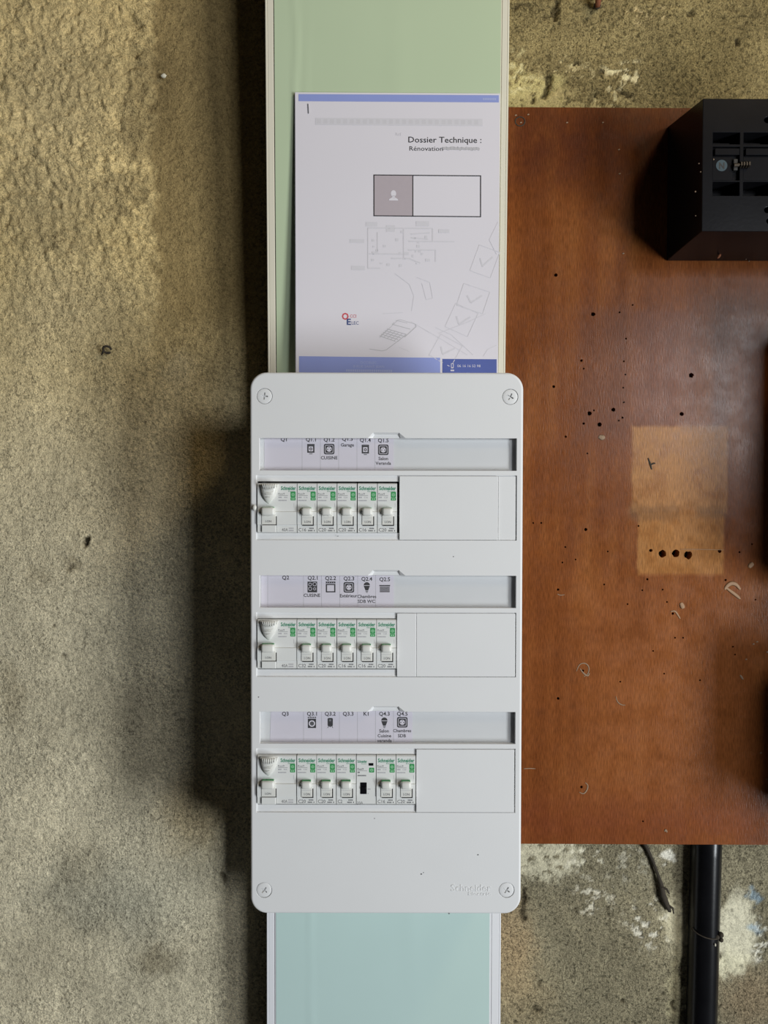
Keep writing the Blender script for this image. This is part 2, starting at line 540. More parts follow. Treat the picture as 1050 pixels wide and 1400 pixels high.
def build_wall():
    xs, zs = axis(-0.46, 0.46, 0.0019, 1.5), axis(-0.64, 0.62, 0.0019, 1.5)
    X, Z = np.meshgrid(xs, zs)                        # rows: z
    # design coordinates: photo pixels on the wall plane (only used to say where patches lie)
    tp = math.tan(PITCH)
    ang = np.arctan2(Z, -CAM_Y) + PITCH
    dist = np.hypot(Z, CAM_Y)
    depth = dist * np.cos(ang)
    U = 525 + F_PX * X / depth
    V = 700 - F_PX * np.tan(ang)

    wu = U + 16 * fbm(X, Z, 0.03, 11, 4) + 9 * fbm(X, Z, 0.007, 13, 3); wv = V + 16 * fbm(X, Z, 0.03, 21, 4) + 9 * fbm(X, Z, 0.007, 23, 3)

    def blob(cu, cv, ru, rv, hard=0.35):
        d = np.hypot((wu - cu) / ru, (wv - cv) / rv)
        return 1 - sstep(1 - hard, 1 + hard, d)

    left = 1 - sstep(330, 380, U)
    # relief ------------------------------------------------------------
    H = 0.0030 * fbm(X, Z, 0.16, 31, 3)
    rough = left * (1 - sstep(185, 225, wu)) * (1 - sstep(300, 520, wv))
    rough2 = left * (1 - sstep(300, 330, wu)) * 0.55
    g1 = fbm(X * 1.0 + Z * 0.35, Z * 0.8, 0.0062, 41, 3, 0.7)
    g2 = fbm(X, Z, 0.011, 51, 4, 0.62)
    H += (0.0030 * rough + 0.0013 * rough2) * g1 + 0.0010 * g2
    H += left * rough * 0.0016
    right = 1 - left
    H += right * 0.0007 * fbm(X, Z, 0.006, 61, 3, 0.6)
    # base colours ------------------------------------------------------
    def c3(*a): return np.array(alb(*a)[:3])
    base_l = c3(178, 158, 112)
    base_l2 = c3(180, 171, 146)
    base_r = c3(124, 111, 76)
    base_rl = c3(116, 109, 88)
    t = sstep(350, 900, V)[..., None]
    CL = base_l * (1 - t) + base_l2 * t
    t2 = sstep(400, 1000, V)[..., None]
    CR = base_r * (1 - t2) + base_rl * t2
    C = CL * left[..., None] + CR * right[..., None]
    grain = np.where(left > 0.5, 0.66, 1.0) * (1 + 0.35 * fbm(X, Z, 0.035, 121, 3))
    big = fbm(X, Z, 0.09, 71, 4)
    C *= (1 + 0.24 * big)[..., None]
    C *= (1 + 0.15 * fbm(X, Z, 0.02, 81, 3))[..., None]

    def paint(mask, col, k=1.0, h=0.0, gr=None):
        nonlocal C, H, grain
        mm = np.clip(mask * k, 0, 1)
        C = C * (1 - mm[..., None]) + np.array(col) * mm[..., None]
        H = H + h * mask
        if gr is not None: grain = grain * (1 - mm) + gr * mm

    # a thinner, darker coat of render beside the trunking, its edge ragged
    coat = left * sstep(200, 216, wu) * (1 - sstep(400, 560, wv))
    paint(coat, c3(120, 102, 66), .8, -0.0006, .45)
    # left: damp blotches and worn smoother skins
    for (cu, cv, ru, rv, k) in ((205, 115, 30, 60, .45), (178, 170, 16, 40, .35), (160, 292, 14, 20, .5), (170, 255, 34, 18, .4),
                                (190, 190, 20, 30, .4), (250, 120, 60, 130, .30), (260, 330, 50, 120, .22), (215, 1310, 28, 22, .5), (110, 1190, 30, 30, .3),
                                (200, 1000, 60, 90, .22), (90, 330, 60, 20, .25), (60, 270, 80, 30, .2), (15, 950, 18, 40, .45), (45, 790, 14, 16, .4),
                                (95, 775, 12, 10, .5), (110, 1240, 60, 40, .25), (300, 560, 50, 60, .25)):
        paint(blob(cu, cv, ru, rv, .6), c3(86, 74, 50), k, -0.0006)
    for (cu, cv, ru, rv, k) in ((60, 900, 90, 200, .28), (70, 180, 80, 150, .20), (100, 640, 120, 90, .2), (130, 1330, 150, 80, .2),
                                (100, 420, 80, 60, .25), (240, 510, 20, 25, .3), (30, 620, 60, 200, .2)):
        paint(blob(cu, cv, ru, rv, .8), c3(168, 158, 132), k)
    paint(blob(150, 1230, 110, 45, .8), c3(128, 132, 122), .28)
    paint(blob(270, 1115, 45, 50, .7), c3(140, 116, 70), .45)  # browner tone in one patch beside the enclosure's lower left
    # right top: plaster smears along the board
    pn = fbm(X, Z, 0.006, 91, 3)
    fleck = sstep(0.10, 0.35, pn)
    plast = blob(722, 128, 42, 36, .3)
    paint(plast * sstep(-.45, -.2, pn), c3(170, 158, 108), .85, 0.0014, .35)
    paint(blob(700, 100, 30, 26, .4) * fleck, c3(182, 172, 128), .9, 0.001, .4)
    paint(blob(790, 140, 75, 18, .4) * sstep(-.2, .1, pn), c3(163, 148, 104), .8, 0.001, .4)
    paint(blob(852, 105, 26, 26, .4) * fleck, c3(205, 192, 150), .95, 0.001, .3)
    paint(blob(825, 138, 20, 12, .4) * fleck, c3(205, 195, 150), .95, 0.001, .3)
    paint(blob(780, 92, 36, 14, .5) * fleck, c3(190, 175, 130), .8, 0.0008, .3)
    paint(blob(880, 22, 30, 12, .5) * fleck, c3(190, 170, 125), .7, 0.0006, .3)
    paint(blob(960, 90, 60, 60, .6), c3(96, 84, 52), .35)
    paint(blob(1010, 40, 40, 60, .6), c3(90, 78, 50), .35)
    # right bottom
    paint(blob(745, 1172, 50, 30, .35) * sstep(-.45, -.15, pn), c3(172, 166, 142), .85, 0.0014, .3)
    paint(blob(800, 1170, 40, 26, .5) * fleck, c3(190, 184, 162), .85, 0.001, .3)
    paint(blob(860, 1180, 30, 30, .5) * fleck, c3(150, 145, 128), .6, 0.0006, .5)
    paint(blob(910, 1172, 14, 9, .4), c3(200, 196, 182), .85, 0.001, .3)
    paint(blob(815, 1230, 26, 22, .6) * fleck, c3(190, 184, 165), .8, 0.0006, .3)
    paint(blob(890, 1262, 26, 30, .5) * fleck, c3(200, 195, 178), .85, 0.001, .3)
    paint(blob(924, 1260, 18, 40, .4), c3(178, 170, 142), .85, 0.001, .3)
    paint(blob(929, 1350, 10, 90, .4), c3(165, 157, 125), .6, 0.0006, .35)
    paint(blob(1004, 1275, 26, 52, .3), c3(188, 182, 158), .92, 0.0012, .3)
    paint(blob(1000, 1315, 20, 16, .3), c3(190, 184, 156), .9, 0.001, .3)
    paint(blob(1035, 1285, 12, 30, .5) * fleck, c3(200, 196, 180), .8, 0.0006, .3)
    paint(blob(1029, 1228, 7, 9, .5), c3(110, 134, 150), .6, 0, .4)
    paint(blob(1026, 1268, 10, 9, .5), c3(104, 132, 150), .6, 0, .4)
    paint(blob(700, 1290, 30, 60, .8), c3(165, 124, 78), .22)
    paint(blob(715, 1370, 40, 50, .8), c3(150, 122, 78), .15)
    paint(blob(1030, 1365, 40, 40, .7), c3(118, 98, 74), .5)
    # pits, cracks
    nu = 3 * vnoise(X, Z, 0.004, 101); nv = 3 * vnoise(X, Z, 0.004, 102)
    def crack(pts, w, depth, k=.8):
        us = [p_[0] for p_ in pts]; vs__ = [p_[1] for p_ in pts]
        sel = (U > min(us) - w - 6) & (U < max(us) + w + 6) & (V > min(vs__) - w - 6) & (V < max(vs__) + w + 6)
        uu, vv = U[sel] + nu[sel], V[sel] + nv[sel]
        D = np.full(uu.shape, 1e9)
        for (a, b), (c, d) in zip(pts, pts[1:]):
            L2 = (c - a) ** 2 + (d - b) ** 2
            tt = np.clip(((uu - a) * (c - a) + (vv - b) * (d - b)) / max(L2, 1e-6), 0, 1)
            D = np.minimum(D, np.hypot(uu - a - tt * (c - a), vv - b - tt * (d - b)))
        mm = 1 - sstep(w * 0.35, w, D)
        C[sel] = C[sel] * (1 - k * mm[..., None]) + c3(38, 31, 20) * k * mm[..., None]
        H[sel] -= depth * mm
    crack([(749, 106), (747, 118), (743, 133)], 5, .004)
    crack([(727, 134), (724, 143)], 4, .003)
    crack([(762, 2), (757, 16), (758, 24)], 6, .004, .7)
    crack([(740, 22), (747, 24)], 3, .002, .7)
    crack([(702, 10), (712, 6), (725, 9)], 3.5, .002, .7)
    crack([(843, 122), (846, 126), (862, 133)], 5, .003, .7)
    crack([(818, 97), (824, 99)], 5, .003, .7)
    crack([(787, 87), (790, 88)], 4, .003, .7)
    crack([(772, 128), (771, 136), (776, 140)], 2.5, .001, .6)
    crack([(748, 75), (750, 78)], 5, .002, .5)
    crack([(810, 130), (806, 137)], 4, .002, .6)
    crack([(1007, 52), (1008, 58)], 4, .003)
    crack([(940, 16), (945, 18)], 5, .003, .6)
    crack([(119, 738), (118, 744)], 6, .006, .9)
    crack([(94, 778), (99, 775)], 4, .002, .5)
    crack([(72, 857), (73, 858)], 3, .002, .7)
    crack([(86, 897), (87, 899)], 3, .002, .6)
    crack([(306, 1199), (307, 1203)], 6, .003, .6)
    crack([(175, 20), (190, 36), (170, 30)], 5, .0015, .3)
    crack([(176, 56), (182, 76)], 5, .002, .35)
    crack([(718, 1218), (717, 1236), (714, 1250), (718, 1258)], 5, .003, .75)
    crack([(804, 1184), (808, 1188)], 4, .003, .7)
    crack([(853, 1366), (855, 1371)], 4, .003, .8)
    crack([(738, 1343), (739, 1346)], 5, .003, .6)
    crack([(733, 1378), (739, 1381)], 6, .003, .6)
    crack([(788, 1243), (790, 1244)], 4, .002, .6)
    crack([(833, 1232), (834, 1270)], 2.5, .001, .45)
    crack([(917, 1371), (922, 1376), (920, 1368)], 3.5, .002, .7)
    for k in range(260):                               # sand pits on the bare cement at the right
        a = random.uniform(690, 1050); b = random.choice((random.uniform(-5, 140), random.uniform(1160, 1405)))
        r = random.uniform(1.6, 3.2)
        sel = (np.abs(U - a) < 8) & (np.abs(V - b) < 8)
        if not sel.any(): continue
        mm = 1 - sstep(r * .4, r, np.hypot(U[sel] - a, V[sel] - b))
        C[sel] = C[sel] * (1 - .55 * mm[..., None]); H[sel] -= 0.0012 * mm
    for k in range(150):
        a = random.uniform(0, 300); b = random.uniform(0, 1400)
        r = random.uniform(1.2, 2.4)
        sel = (np.abs(U - a) < 8) & (np.abs(V - b) < 8)
        if not sel.any(): continue
        mm = 1 - sstep(r * .4, r, np.hypot(U[sel] - a, V[sel] - b))
        C[sel] = C[sel] * (1 - .4 * mm[..., None]); H[sel] -= 0.0008 * mm
    C = np.clip(C, 0.01, 0.85)
    nz, nx = X.shape
    H = np.clip(H, -0.012, 0.0055)
    co = np.stack([X, -H, Z], -1).reshape(-1, 3).astype(np.float32)
    idx = np.arange(nz * nx).reshape(nz, nx)
    q = np.stack([idx[:-1, :-1], idx[:-1, 1:], idx[1:, 1:], idx[1:, :-1]], -1).reshape(-1, 4).astype(np.int32)
    me = bpy.data.meshes.new('wall_back')
    me.vertices.add(len(co)); me.vertices.foreach_set('co', co.ravel())
    me.loops.add(q.size); me.loops.foreach_set('vertex_index', q.ravel())
    me.polygons.add(len(q)); me.polygons.foreach_set('loop_start', np.arange(0, q.size, 4, dtype=np.int32))
    me.polygons.foreach_set('use_smooth', np.ones(len(q), dtype=bool))
    me.update(calc_edges=True)
    at = me.color_attributes.new('tint', 'FLOAT_COLOR', 'POINT')
    rgba = np.concatenate([C.reshape(-1, 3), grain.reshape(-1, 1)], 1).astype(np.float32)
    at.data.foreach_set('color', rgba.ravel())
    me.materials.append(CEMENT)
    o = bpy.data.objects.new('wall_back', me); COL.objects.link(o)
    tag(o, 'rough grey beige cement rendered wall behind everything', None, None, 'structure')
    return o


build_wall()

# ------------------------------------------------------------------ MOUNTING BOARD (plywood)
YB = -0.040                       # board face
BOARD_BACK = -0.027


def build_board():
    x0 = 0.1262
    tl, tr = P(697, 146.5, YB), P(940, 149.5, YB)
    bl, br = P(712, 1153.6, YB), P(1050, 1155, YB)
    sl_t = (tr.z - tl.z) / (tr.x - tl.x); sl_b = (br.z - bl.z) / (br.x - bl.x)
    x1 = 0.72
    poly = [(x0, bl.z + sl_b * (x0 - bl.x)), (x1, br.z + sl_b * (x1 - br.x)), (x1, tl.z + sl_t * 0.35 * (x1 - tl.x)), (x0, tl.z + sl_t * (x0 - tl.x))]
    def R(u0, u1, v0, v1):
        a, b = P(u0, v1, YB), P(u1, v0, YB)
        return (a.x, b.x, a.z, b.z)
    light = alb(152, 108, 64)
    light2 = alb(154, 108, 60)
    rects = [
        R(790, 862, 420, 600) + (0.006, alb(92, 58, 42), .40, 1.6),
        R(862, 952, 425, 582) + (0.004, alb(98, 62, 48), .45, 1.2),
        R(862, 1000, 581, 707) + (0.0012, alb(98, 58, 34), .55, .4),
        R(864, 995, 583, 700) + (0.0026, light, .78, .9),
        R(872, 990, 700, 787) + (0.0022, light2, .72, 1.3),
        R(862, 928, 690, 712) + (0.004, alb(100, 70, 44), .55, 3.2),
        R(952, 994, 691, 708) + (0.003, alb(104, 74, 46), .5, 2.6),
        R(875, 990, 784, 789) + (0.0012, alb(110, 62, 36), .5, .6),
        R(800, 1050, 800, 1150) + (0.05, alb(150, 92, 52), .35, 1.0),  # broad lighter tone over the lower right
        R(690, 960, 140, 250) + (0.04, alb(66, 32, 20), .8, 1.0),  # broad darker tone over the top left
        R(690, 1050, 1090, 1160) + (0.03, alb(98, 48, 30), .5, 1.0),  # broad darker tone along the bottom edge
    ]
    off = Vector((x0, YB, 0))
    rects = [(r[0] - off.x, r[1] - off.x, r[2], r[3]) + r[4:] for r in rects]
    W = wood_mat(rects, None)
    bm = bmesh.new(); add_prism(bm, poly, YB, BOARD_BACK)
    o = bm_obj('mounting_board', bm, [W], loc=None)
    holes = [(906, 757, 5.2), (924, 757, 5.2), (941, 759, 5.4), (890, 752.5, 2.4), (984, 753.5, 2.6), (945, 513, 3.4), (932, 566, 3.0),
             (760, 376, 2.6), (811, 429.5, 3.0), (806, 565, 3.0), (838.5, 560, 2.8), (757, 528.5, 2.0), (820, 580.5, 3.0), (798, 579, 1.8),
             (851, 571, 1.6), (773.5, 597, 1.6), (801, 724, 2.2), (763, 806, 1.8), (885, 792, 1.6), (797, 917, 1.8), (763, 955, 2.0), (795, 1076, 2.0),
             (920, 839, 1.8), (992, 793, 1.6), (873, 719, 1.5), (769, 769, 1.2), (826, 799, 1.2), (858, 826, 1.2), (906, 806, 1.2), (893, 890, 1.0),
             (923, 872, 1.3), (908, 921, 1.2), (957, 930, 1.1), (879, 1123, 1.2), (848, 932, 1.0), (795, 493, 2.0), (853, 494, 1.3), (798, 504, 1.3),
             (856, 463, 1.2), (847, 427, 1.2), (865, 417, 1.1), (803, 620, 1.1), (855, 512, 1.2), (852, 530, 1.2), (853, 550, 1.2), (787, 765, 1.0),
             (740, 715, 1.0), (729, 715, 1.0), (773, 748, 1.1), (831, 754, 1.0), (878, 807, 1.1), (912, 823, 1.1), (934, 872, 1.0),
             (812, 561, 1.2), (846, 575, 1.0), (1033, 820, 1.1), (1028, 744, 1.0), (1011, 755, 1.4), (1002, 884, 1.1), (1005, 895, 1.0)]
    bm = bmesh.new()
    px = 0.795 / F_PX
    random.seed(3)
    for (u, v, r) in holes:
        p = P(u, v, YB); rr = max(r, 1.3) * px
        n = 12 if r > 3 else 8
        c = [(p.x + rr * random.uniform(.85, 1.15) * math.cos(2 * math.pi * i / n), p.z + rr * random.uniform(.85, 1.15) * math.sin(2 * math.pi * i / n)) for i in range(n)]
        add_prism(bm, c, YB - 0.002, YB + (0.02 if r > 2.2 else 0.008))
    boolean_cut(o, [bm])
    o.data.transform(Matrix.Translation(-off)); o.location = off
    tag(o, 'reddish brown stained plywood board with screw holes, fixed to the cement wall', 'board')
    for zz in (0.33, -0.25):
        bm = bmesh.new(); add_box(bm, 0.24, 0.70, BOARD_BACK, -0.004, zz - 0.02, zz + 0.02, 0.001)
        bm_obj('batten', bm, plain('raw_batten', (0.30, 0.19, 0.10, 1), 0.8, 0.2, 80), o)
    # dried glue drips and scratches
    def smear(name, pts, w, mat=GLUE):
        for _ in range(2):                             # round the corners
            pts = [pts[0]] + [(a[0] * t + b[0] * (1 - t), a[1] * t + b[1] * (1 - t)) for a, b in zip(pts, pts[1:]) for t in (.75, .25)] + [pts[-1]]
        q = [P(u, v, YB - 0.0003) for u, v in pts]
        n = len(q); rr = [w * px * (0.35 + 0.65 * math.sin(math.pi * (i + .5) / n)) for i in range(n)]
        bm = bmesh.new()
        add_tube(bm, q, rr, 6)
        for vtx in bm.verts: vtx.co.y = YB - 0.0002 + (vtx.co.y - YB) * 0.25
        return bm_obj(name, bm, mat, o, smooth=True)
    smear('glue_drip', [(991, 806), (994, 801), (1000, 797), (1007, 799), (1012, 806)], 3.0)
    smear('glue_drip', [(992, 803), (1000, 809), (1008, 815), (1012, 819)], 2.4)
    smear('glue_drip', [(1024, 776), (1027, 772), (1030, 770)], 3.4)
    smear('glue_drip', [(931, 824), (933, 829), (934, 832)], 3.4)
    smear('glue_drip', [(819, 596), (823, 599), (826, 596)], 3.6, DUST)
    smear('glue_drip', [(917, 836), (923, 835), (927, 841), (930, 846)], 1.3)
    smear('scratch', [(788, 918), (792, 908), (800, 906), (806, 912), (804, 922), (798, 925)], 0.8, DUST)
    smear('scratch', [(793, 914), (797, 920), (804, 925), (806, 920)], 1.0, DUST)
    smear('scratch', [(792, 1083), (798, 1086), (803, 1080), (804, 1073), (800, 1070)], 0.9, DUST)
    smear('scratch', [(842, 952), (844, 960), (850, 964), (855, 964)], 0.7, DUST)
    smear('scratch', [(716, 1051), (724, 1050.5), (732, 1051)], 0.6, DUST)
    smear('scratch', [(762, 812), (766, 814), (772, 813)], 0.6, DUST)
    smear('scratch', [(930, 751), (960, 751), (990, 752)], 0.45, GLUE)
    smear('scratch', [(886, 626), (889, 634), (891, 642)], 1.3, DIRT)
    smear('scratch', [(889, 636), (894, 633), (896, 634)], 1.1, DIRT)
    smear('scratch', [(912, 1138), (910, 1134), (909, 1137)], 1.4, DUST)
    smear('scratch', [(1012, 923), (1014, 926), (1016, 929)], 1.4, DUST)
    for (u, v) in ((1035, 878), (1030, 881), (1020, 902), (1049, 892), (846, 205), (847, 238), (705, 158), (722, 157), (824, 168), (1048, 1066), (1040, 1030), (852, 347), (775, 168), (712, 168)):
        smear('dust_fleck', [(u - 1, v), (u + 0.6, v - 0.8), (u + 1.4, v)], 1.0, DUST)
    # knot-like old screw mark in the corner
    pr = Print()
    c = P(711, 166, YB)
    bm = bmesh.new()
    ring = [(c.x + 0.0052 * math.cos(a * math.pi / 8), YB - 0.00005, c.z + 0.0048 * math.sin(a * math.pi / 8)) for a in range(17)]
    add_tube(bm, ring, 0.0006, 6)
    bm_obj('screw_imprint', bm, DIRT, o, smooth=True)
    return o


BOARD = build_board()

# ------------------------------------------------------------------ CABLE TRUNKING (two lengths, above and below the enclosure)
YF = -0.155                        # front face of the distribution board
Y_TR = -0.0525                     # trunking face (lower length)


def build_trunking(z0, z1, label, uppr, lean, xs, TRUNKW, FILM):
    """profile extruded along z; xs = (left edge, left seam, film left, film right, right seam, right edge)"""
    zb = z0
    xl, xa, xf0, xf1, xb, xr = xs
    t = thing('cable_trunking', ((xl + xr) / 2, Y_TR, zb), label, 'trunking', 'white cable trunking lengths')
    def put(name, boxes, mat, parent=t, bev=0.0005):
        bm = bmesh.new()
        for b in boxes: add_box(bm, *b, bev)
        return bm_obj(name, bm, mat, parent)
    yb = -0.0065
    put('channel', [(xl, xl + 0.0022, Y_TR, yb, z0, z1), (xr - 0.0022, xr, Y_TR, yb, z0, z1), (xl + 0.0022, xr - 0.0022, yb - 0.002, yb, z0, z1),
                    (xl + 0.0022, xa, Y_TR, Y_TR + 0.002, z0, z1), (xb, xr - 0.0022, Y_TR, Y_TR + 0.002, z0, z1)], TRUNKW)
    cov = put('cover', [(xa + 0.0006, xb - 0.0004, Y_TR - 0.0004, Y_TR + 0.0015, z0, z1)], TRUNKW, bev=0.0004)
    # film: sheet with long slack creases
    nx, nz = 70, 90
    xs_ = np.linspace(xf0, xf1, nx + 1); zs_ = np.linspace(z0 + 0.001, z1, nz + 1)
    Xg, Zg = np.meshgrid(xs_, zs_)
    Hh = 0.00012 + 0.0*Xg
    for (c, w, h, a, ph) in uppr:
        cx = c + a * np.sin(Zg * 9 + ph) + 0.0012 * np.sin(Zg * 41 + ph * 3)
        Hh = Hh + h * np.exp(-((Xg - cx) / w) ** 2) * (0.55 + 0.45 * np.sin(Zg * 17 + ph))
    vv = np.stack([Xg, Y_TR - 0.00045 - np.abs(Hh), Zg], -1).reshape(-1, 3).tolist()
    ff = [(j * (nx + 1) + i, j * (nx + 1) + i + 1, (j + 1) * (nx + 1) + i + 1, (j + 1) * (nx + 1) + i) for j in range(nz) for i in range(nx)]
    f = mesh_obj('protective_film', vv, ff, FILM, cov, smooth=True)
    m = f.modifiers.new('thick', 'SOLIDIFY'); m.thickness = 0.0001; m.offset = 1
    m = f.modifiers.new('e', 'EDGE_SPLIT'); m.split_angle = math.radians(40)
    f['label'] = 'pale green film still stuck on the cover'
    t.rotation_euler = (lean, 0, 0)
    return t


zt = P(525, 509, YF).z             # top of the enclosure front
zbm = P(525, 1249.6, YF).z         # bottom
lo = [P(u, 1325, Y_TR).x for u in (364.7, 375.3, 377.5, 669, 672, 684.6)]
build_trunking(-1.05, zt - 0.022, 'white cable trunking with mint green film running down below the fuse box',
               [(lo[2] + 0.034, 0.0030, 0.0009, 0.004, 0.4), (lo[2] + 0.04, 0.002, 0.0004, 0.003, 1.7), (lo[2] + 0.15, 0.01, 0.0003, 0.006, 2.0)], 0.0, lo, TRUNKW, FILM)
zu = zt - 0.0205
up = [P(u, 505, -0.056).x for u in (366, 376.8, 378.2, 680, 681.5, 691.2)]
UP_LEAN = math.radians(2.55)
build_trunking(zu, 1.05, 'white cable trunking with mint green film above the fuse box, behind the stapled document',
               [(up[2] + 0.022, 0.0018, 0.0008, 0.001, 0.4), (up[2] + 0.034, 0.002, 0.0004, 0.002, 2.1), (up[2] + 0.13, 0.012, 0.0003, 0.005, 1.0)], UP_LEAN, up, TRUNKC, FILMU)


def trunk_face(z):                 # y of the leaning upper cover at height z
    return Y_TR - 0.0006 - math.tan(UP_LEAN) * (z - zu)


# ------------------------------------------------------------------ STAPLED DOCUMENT
def build_document():
    Wd, Hd = 0.210, 0.297
    guess = trunk_face(0.47) - 0.004
    tl = P(403.0, 124.0, guess)
    cosl = math.cos(UP_LEAN)
    def surf(u, v, lift=0.0):
        """u right, v down in metres"""
        z = tl.z - v * cosl
        s, r = min(1.0, u / Wd), max(0.0, v / Hd)
        gap = 0.0035 + 0.0105 * (1 - s) ** 1.4 * r ** 1.25 + 0.002 * r - 0.0016 * s * (1 - r)
        return Vector((tl.x + u + 0.0006 * r, trunk_face(z) - gap - lift, z))
    root = thing('technical_document', surf(Wd / 2, Hd), 'stapled white printed document with blue bands, tucked behind the fuse box top', 'document')
    nx, ny = 28, 40
    for k, (nm, dy) in enumerate((('cover_sheet', 0.0), ('inner_sheets', -0.0007))):
        vv = [tuple(surf(Wd * i / nx - (0.0006 if k else 0), Hd * j / ny, dy)) for j in range(ny + 1) for i in range(nx + 1)]
        ff = [(j * (nx + 1) + i, (j + 1) * (nx + 1) + i, (j + 1) * (nx + 1) + i + 1, j * (nx + 1) + i + 1) for j in range(ny) for i in range(nx)]
        o = mesh_obj(nm, vv, ff, PAPER, root, smooth=True)
        m = o.modifiers.new('t', 'SOLIDIFY'); m.thickness = 0.0001 if k == 0 else 0.0005; m.offset = -1
        es_ = o.modifiers.new('e', 'EDGE_SPLIT'); es_.split_angle = math.radians(40)
        if k == 0: sheet = o
    def mp(px_, py_, layer):
        v = (py_ - 124.0) / 386.0 * 0.2835
        xl = 403.2 + 1.5 * v / 0.2835; xr = 684.6 - 2.2 * v / 0.2835
        u = (px_ - xl) / (xr - xl) * Wd
        return surf(u, v, 0.00010 + 0.00007 * layer)
    S = 8
    p = Print(S); p.rect(408, 126.5, 682.8, 136.2, BANDB)
    [p.rect(661 + k * 2.3, 130.4, 662.7 + k * 2.3, 133.2, BANDT, 2) for k in range(8)]; p.build('header_band', sheet, mp)
    p = Print(S); p.rect(409, 490.3, 602.3, 513, BANDB)
    p.text('OCCIELEC', 503.5, 499.8, 3.4, BANDT, 2); p.text('8 RUE SAINT JEAN', 504, 505.2, 3.4, BANDT, 2, width=42)
    for k in range(22): p.rect(473 + k * 2.9, 508, 475 + k * 2.9, 511.2, BANDT, 2)
    p.build('footer_band', sheet, mp)
    p = Print(S); p.rect(605.3, 491.8, 680.4, 513, BANDD)
    p.frame(617.2, 498, 620.9, 505.2, 0.8, LABELP, 2); p.rect(617.2, 503.4, 620.9, 505.2, LABELP, 2)
    p.rect(616.6, 507, 621.5, 509.0, LABELP, 2)
    p.text('06 16 16 52 98', 626, 503.2, 3.6, LABELP, 2, 'l', width=32); p.build('footer_phone_panel', sheet, mp)
    p = Print(S)
    p.text('Dossier Technique :', 558.5, 191.6, 8.0, INK, 1, 'l', width=100.5, bold=0.006)
    p.text('Rénovation', 560, 202.9, 6.2, INK, 1, 'l', width=46)
    random.seed(12)
    for k in range(30):                                # blurred remainder of the second line
        x = 606 + k * 1.7; y = 199.6 + random.uniform(-.5, .6)
        p.disc(x, y, 1.5, SMUDGE if k % 3 else PALEINK, 1 + (k % 3) * .3, 8, random.uniform(1.8, 2.6))
    p.build('title_print', sheet, mp)
    p = Print(S)
    p.rect(511.5, 237, 564.5, 293, CELL)
    p.frame(510.6, 236.2, 658.6, 293.8, 1.3, INK, 2); p.rect(563.9, 237, 565.3, 293, INK, 2)
    p.disc(538, 262.2, 3.7, PAPER, 3, 14, 4.6); p.rect(536, 265, 540, 269, PAPER, 3)
    p.poly([(531.7, 271.8), (532.2, 269.8), (536.2, 267.6), (540, 267.6), (543.9, 269.8), (544.4, 271.8)], PAPER, 3)
    p.build('client_table', sheet, mp)
    p = Print(S)
    p.text('O', 467.2, 438.2, 9.2, LOGORED, 1, 'l', width=9.4, bold=0.03)
    p.text('CCI', 478.4, 435.4, 4.4, LOGORED, 1, 'l', width=8.4)
    p.text('E', 474.0, 445.4, 8.4, LOGOBLUE, 2, 'l', width=5.6, bold=0.03)
    p.text('LEC', 480.6, 445.0, 4.6, LOGOBLUE, 1, 'l', width=9.6)
    p.build('company_logo', sheet, mp)
    # sketches and print showing through from the next page
    p = Print(S)
    p.rect(431, 158.8, 660.5, 168.5, FAINT)
    p.text('Réf', 545, 182.5, 4.2, FAINT, 1)
    for x in range(433, 656, 9):
        p.rect(x, 160.5, x + 5.5, 166.5, plain_cache('faint2', (0.625, 0.605, 0.64, 1)), 1.4)
    def R(a, b, c, d): p.rect(a, b, c, d, FAINT, 1)
    for (a, b, c, d) in ((500, 302, 516, 308), (478, 326, 498, 331), (480, 363, 499, 369), (528, 306, 540, 315), (569, 300, 587, 307), (600, 311, 615, 316)): R(a, b, c, d)
    for (pts) in ([(503, 310), (503, 366)], [(503, 366), (520, 366)], [(503, 310), (592, 310)], [(592, 310), (592, 328)], [(552, 310), (552, 352)], [(559, 328), (622, 328)],
                  [(516, 316), (516, 346)], [(503, 346), (552, 346)], [(535, 352), (560, 352), (575, 358)], [(562, 318), (588, 316)], [(562, 323), (586, 325)], [(558, 340), (596, 340)], [(596, 340), (596, 356)]):
        p.line(pts, 1.6, FAINT, 1)
    for k in range(24):
        x, y = random.uniform(505, 590), random.uniform(312, 362)
        p.rect(x, y, x + random.uniform(2, 7), y + random.uniform(1.5, 4), FAINT, 1)
    p.build('show_through_print', sheet, mp)['kind'] = 'stuff'
    p = Print(S)
    # calculator
    SK = SMUDGE
    p.line([(519, 463), (544, 438), (548, 437.5), (568, 443.5)], 0.6, SK); p.line([(568, 443.5), (569, 447), (553, 462)], 1.1, SK)
    p.line([(505, 479), (522, 481.5), (528, 480), (556, 458)], 0.9, SK)
    p.line([(541, 438.5), (557, 442)], 0.7, SK); p.line([(536, 444), (561, 450.5)], 0.9, SK); p.line([(536, 444), (539, 441.5)], 0.6, SK)
    for j in range(5):
        ox, oy = 529 - j * 2.6, 450.5 + j * 2.5
        p.line([(ox, oy), (ox + 26 - j, oy + 7.3)], 1.0, SK)
    for i in range(6):
        ox, oy = 531 + i * 4.8, 450.5 + i * 1.5
        p.line([(ox, oy), (ox - 11.5, oy + 10.5)], 0.7, SK)
    p.line([(523, 429.5), (551, 427.5)], 0.9, FAINT)
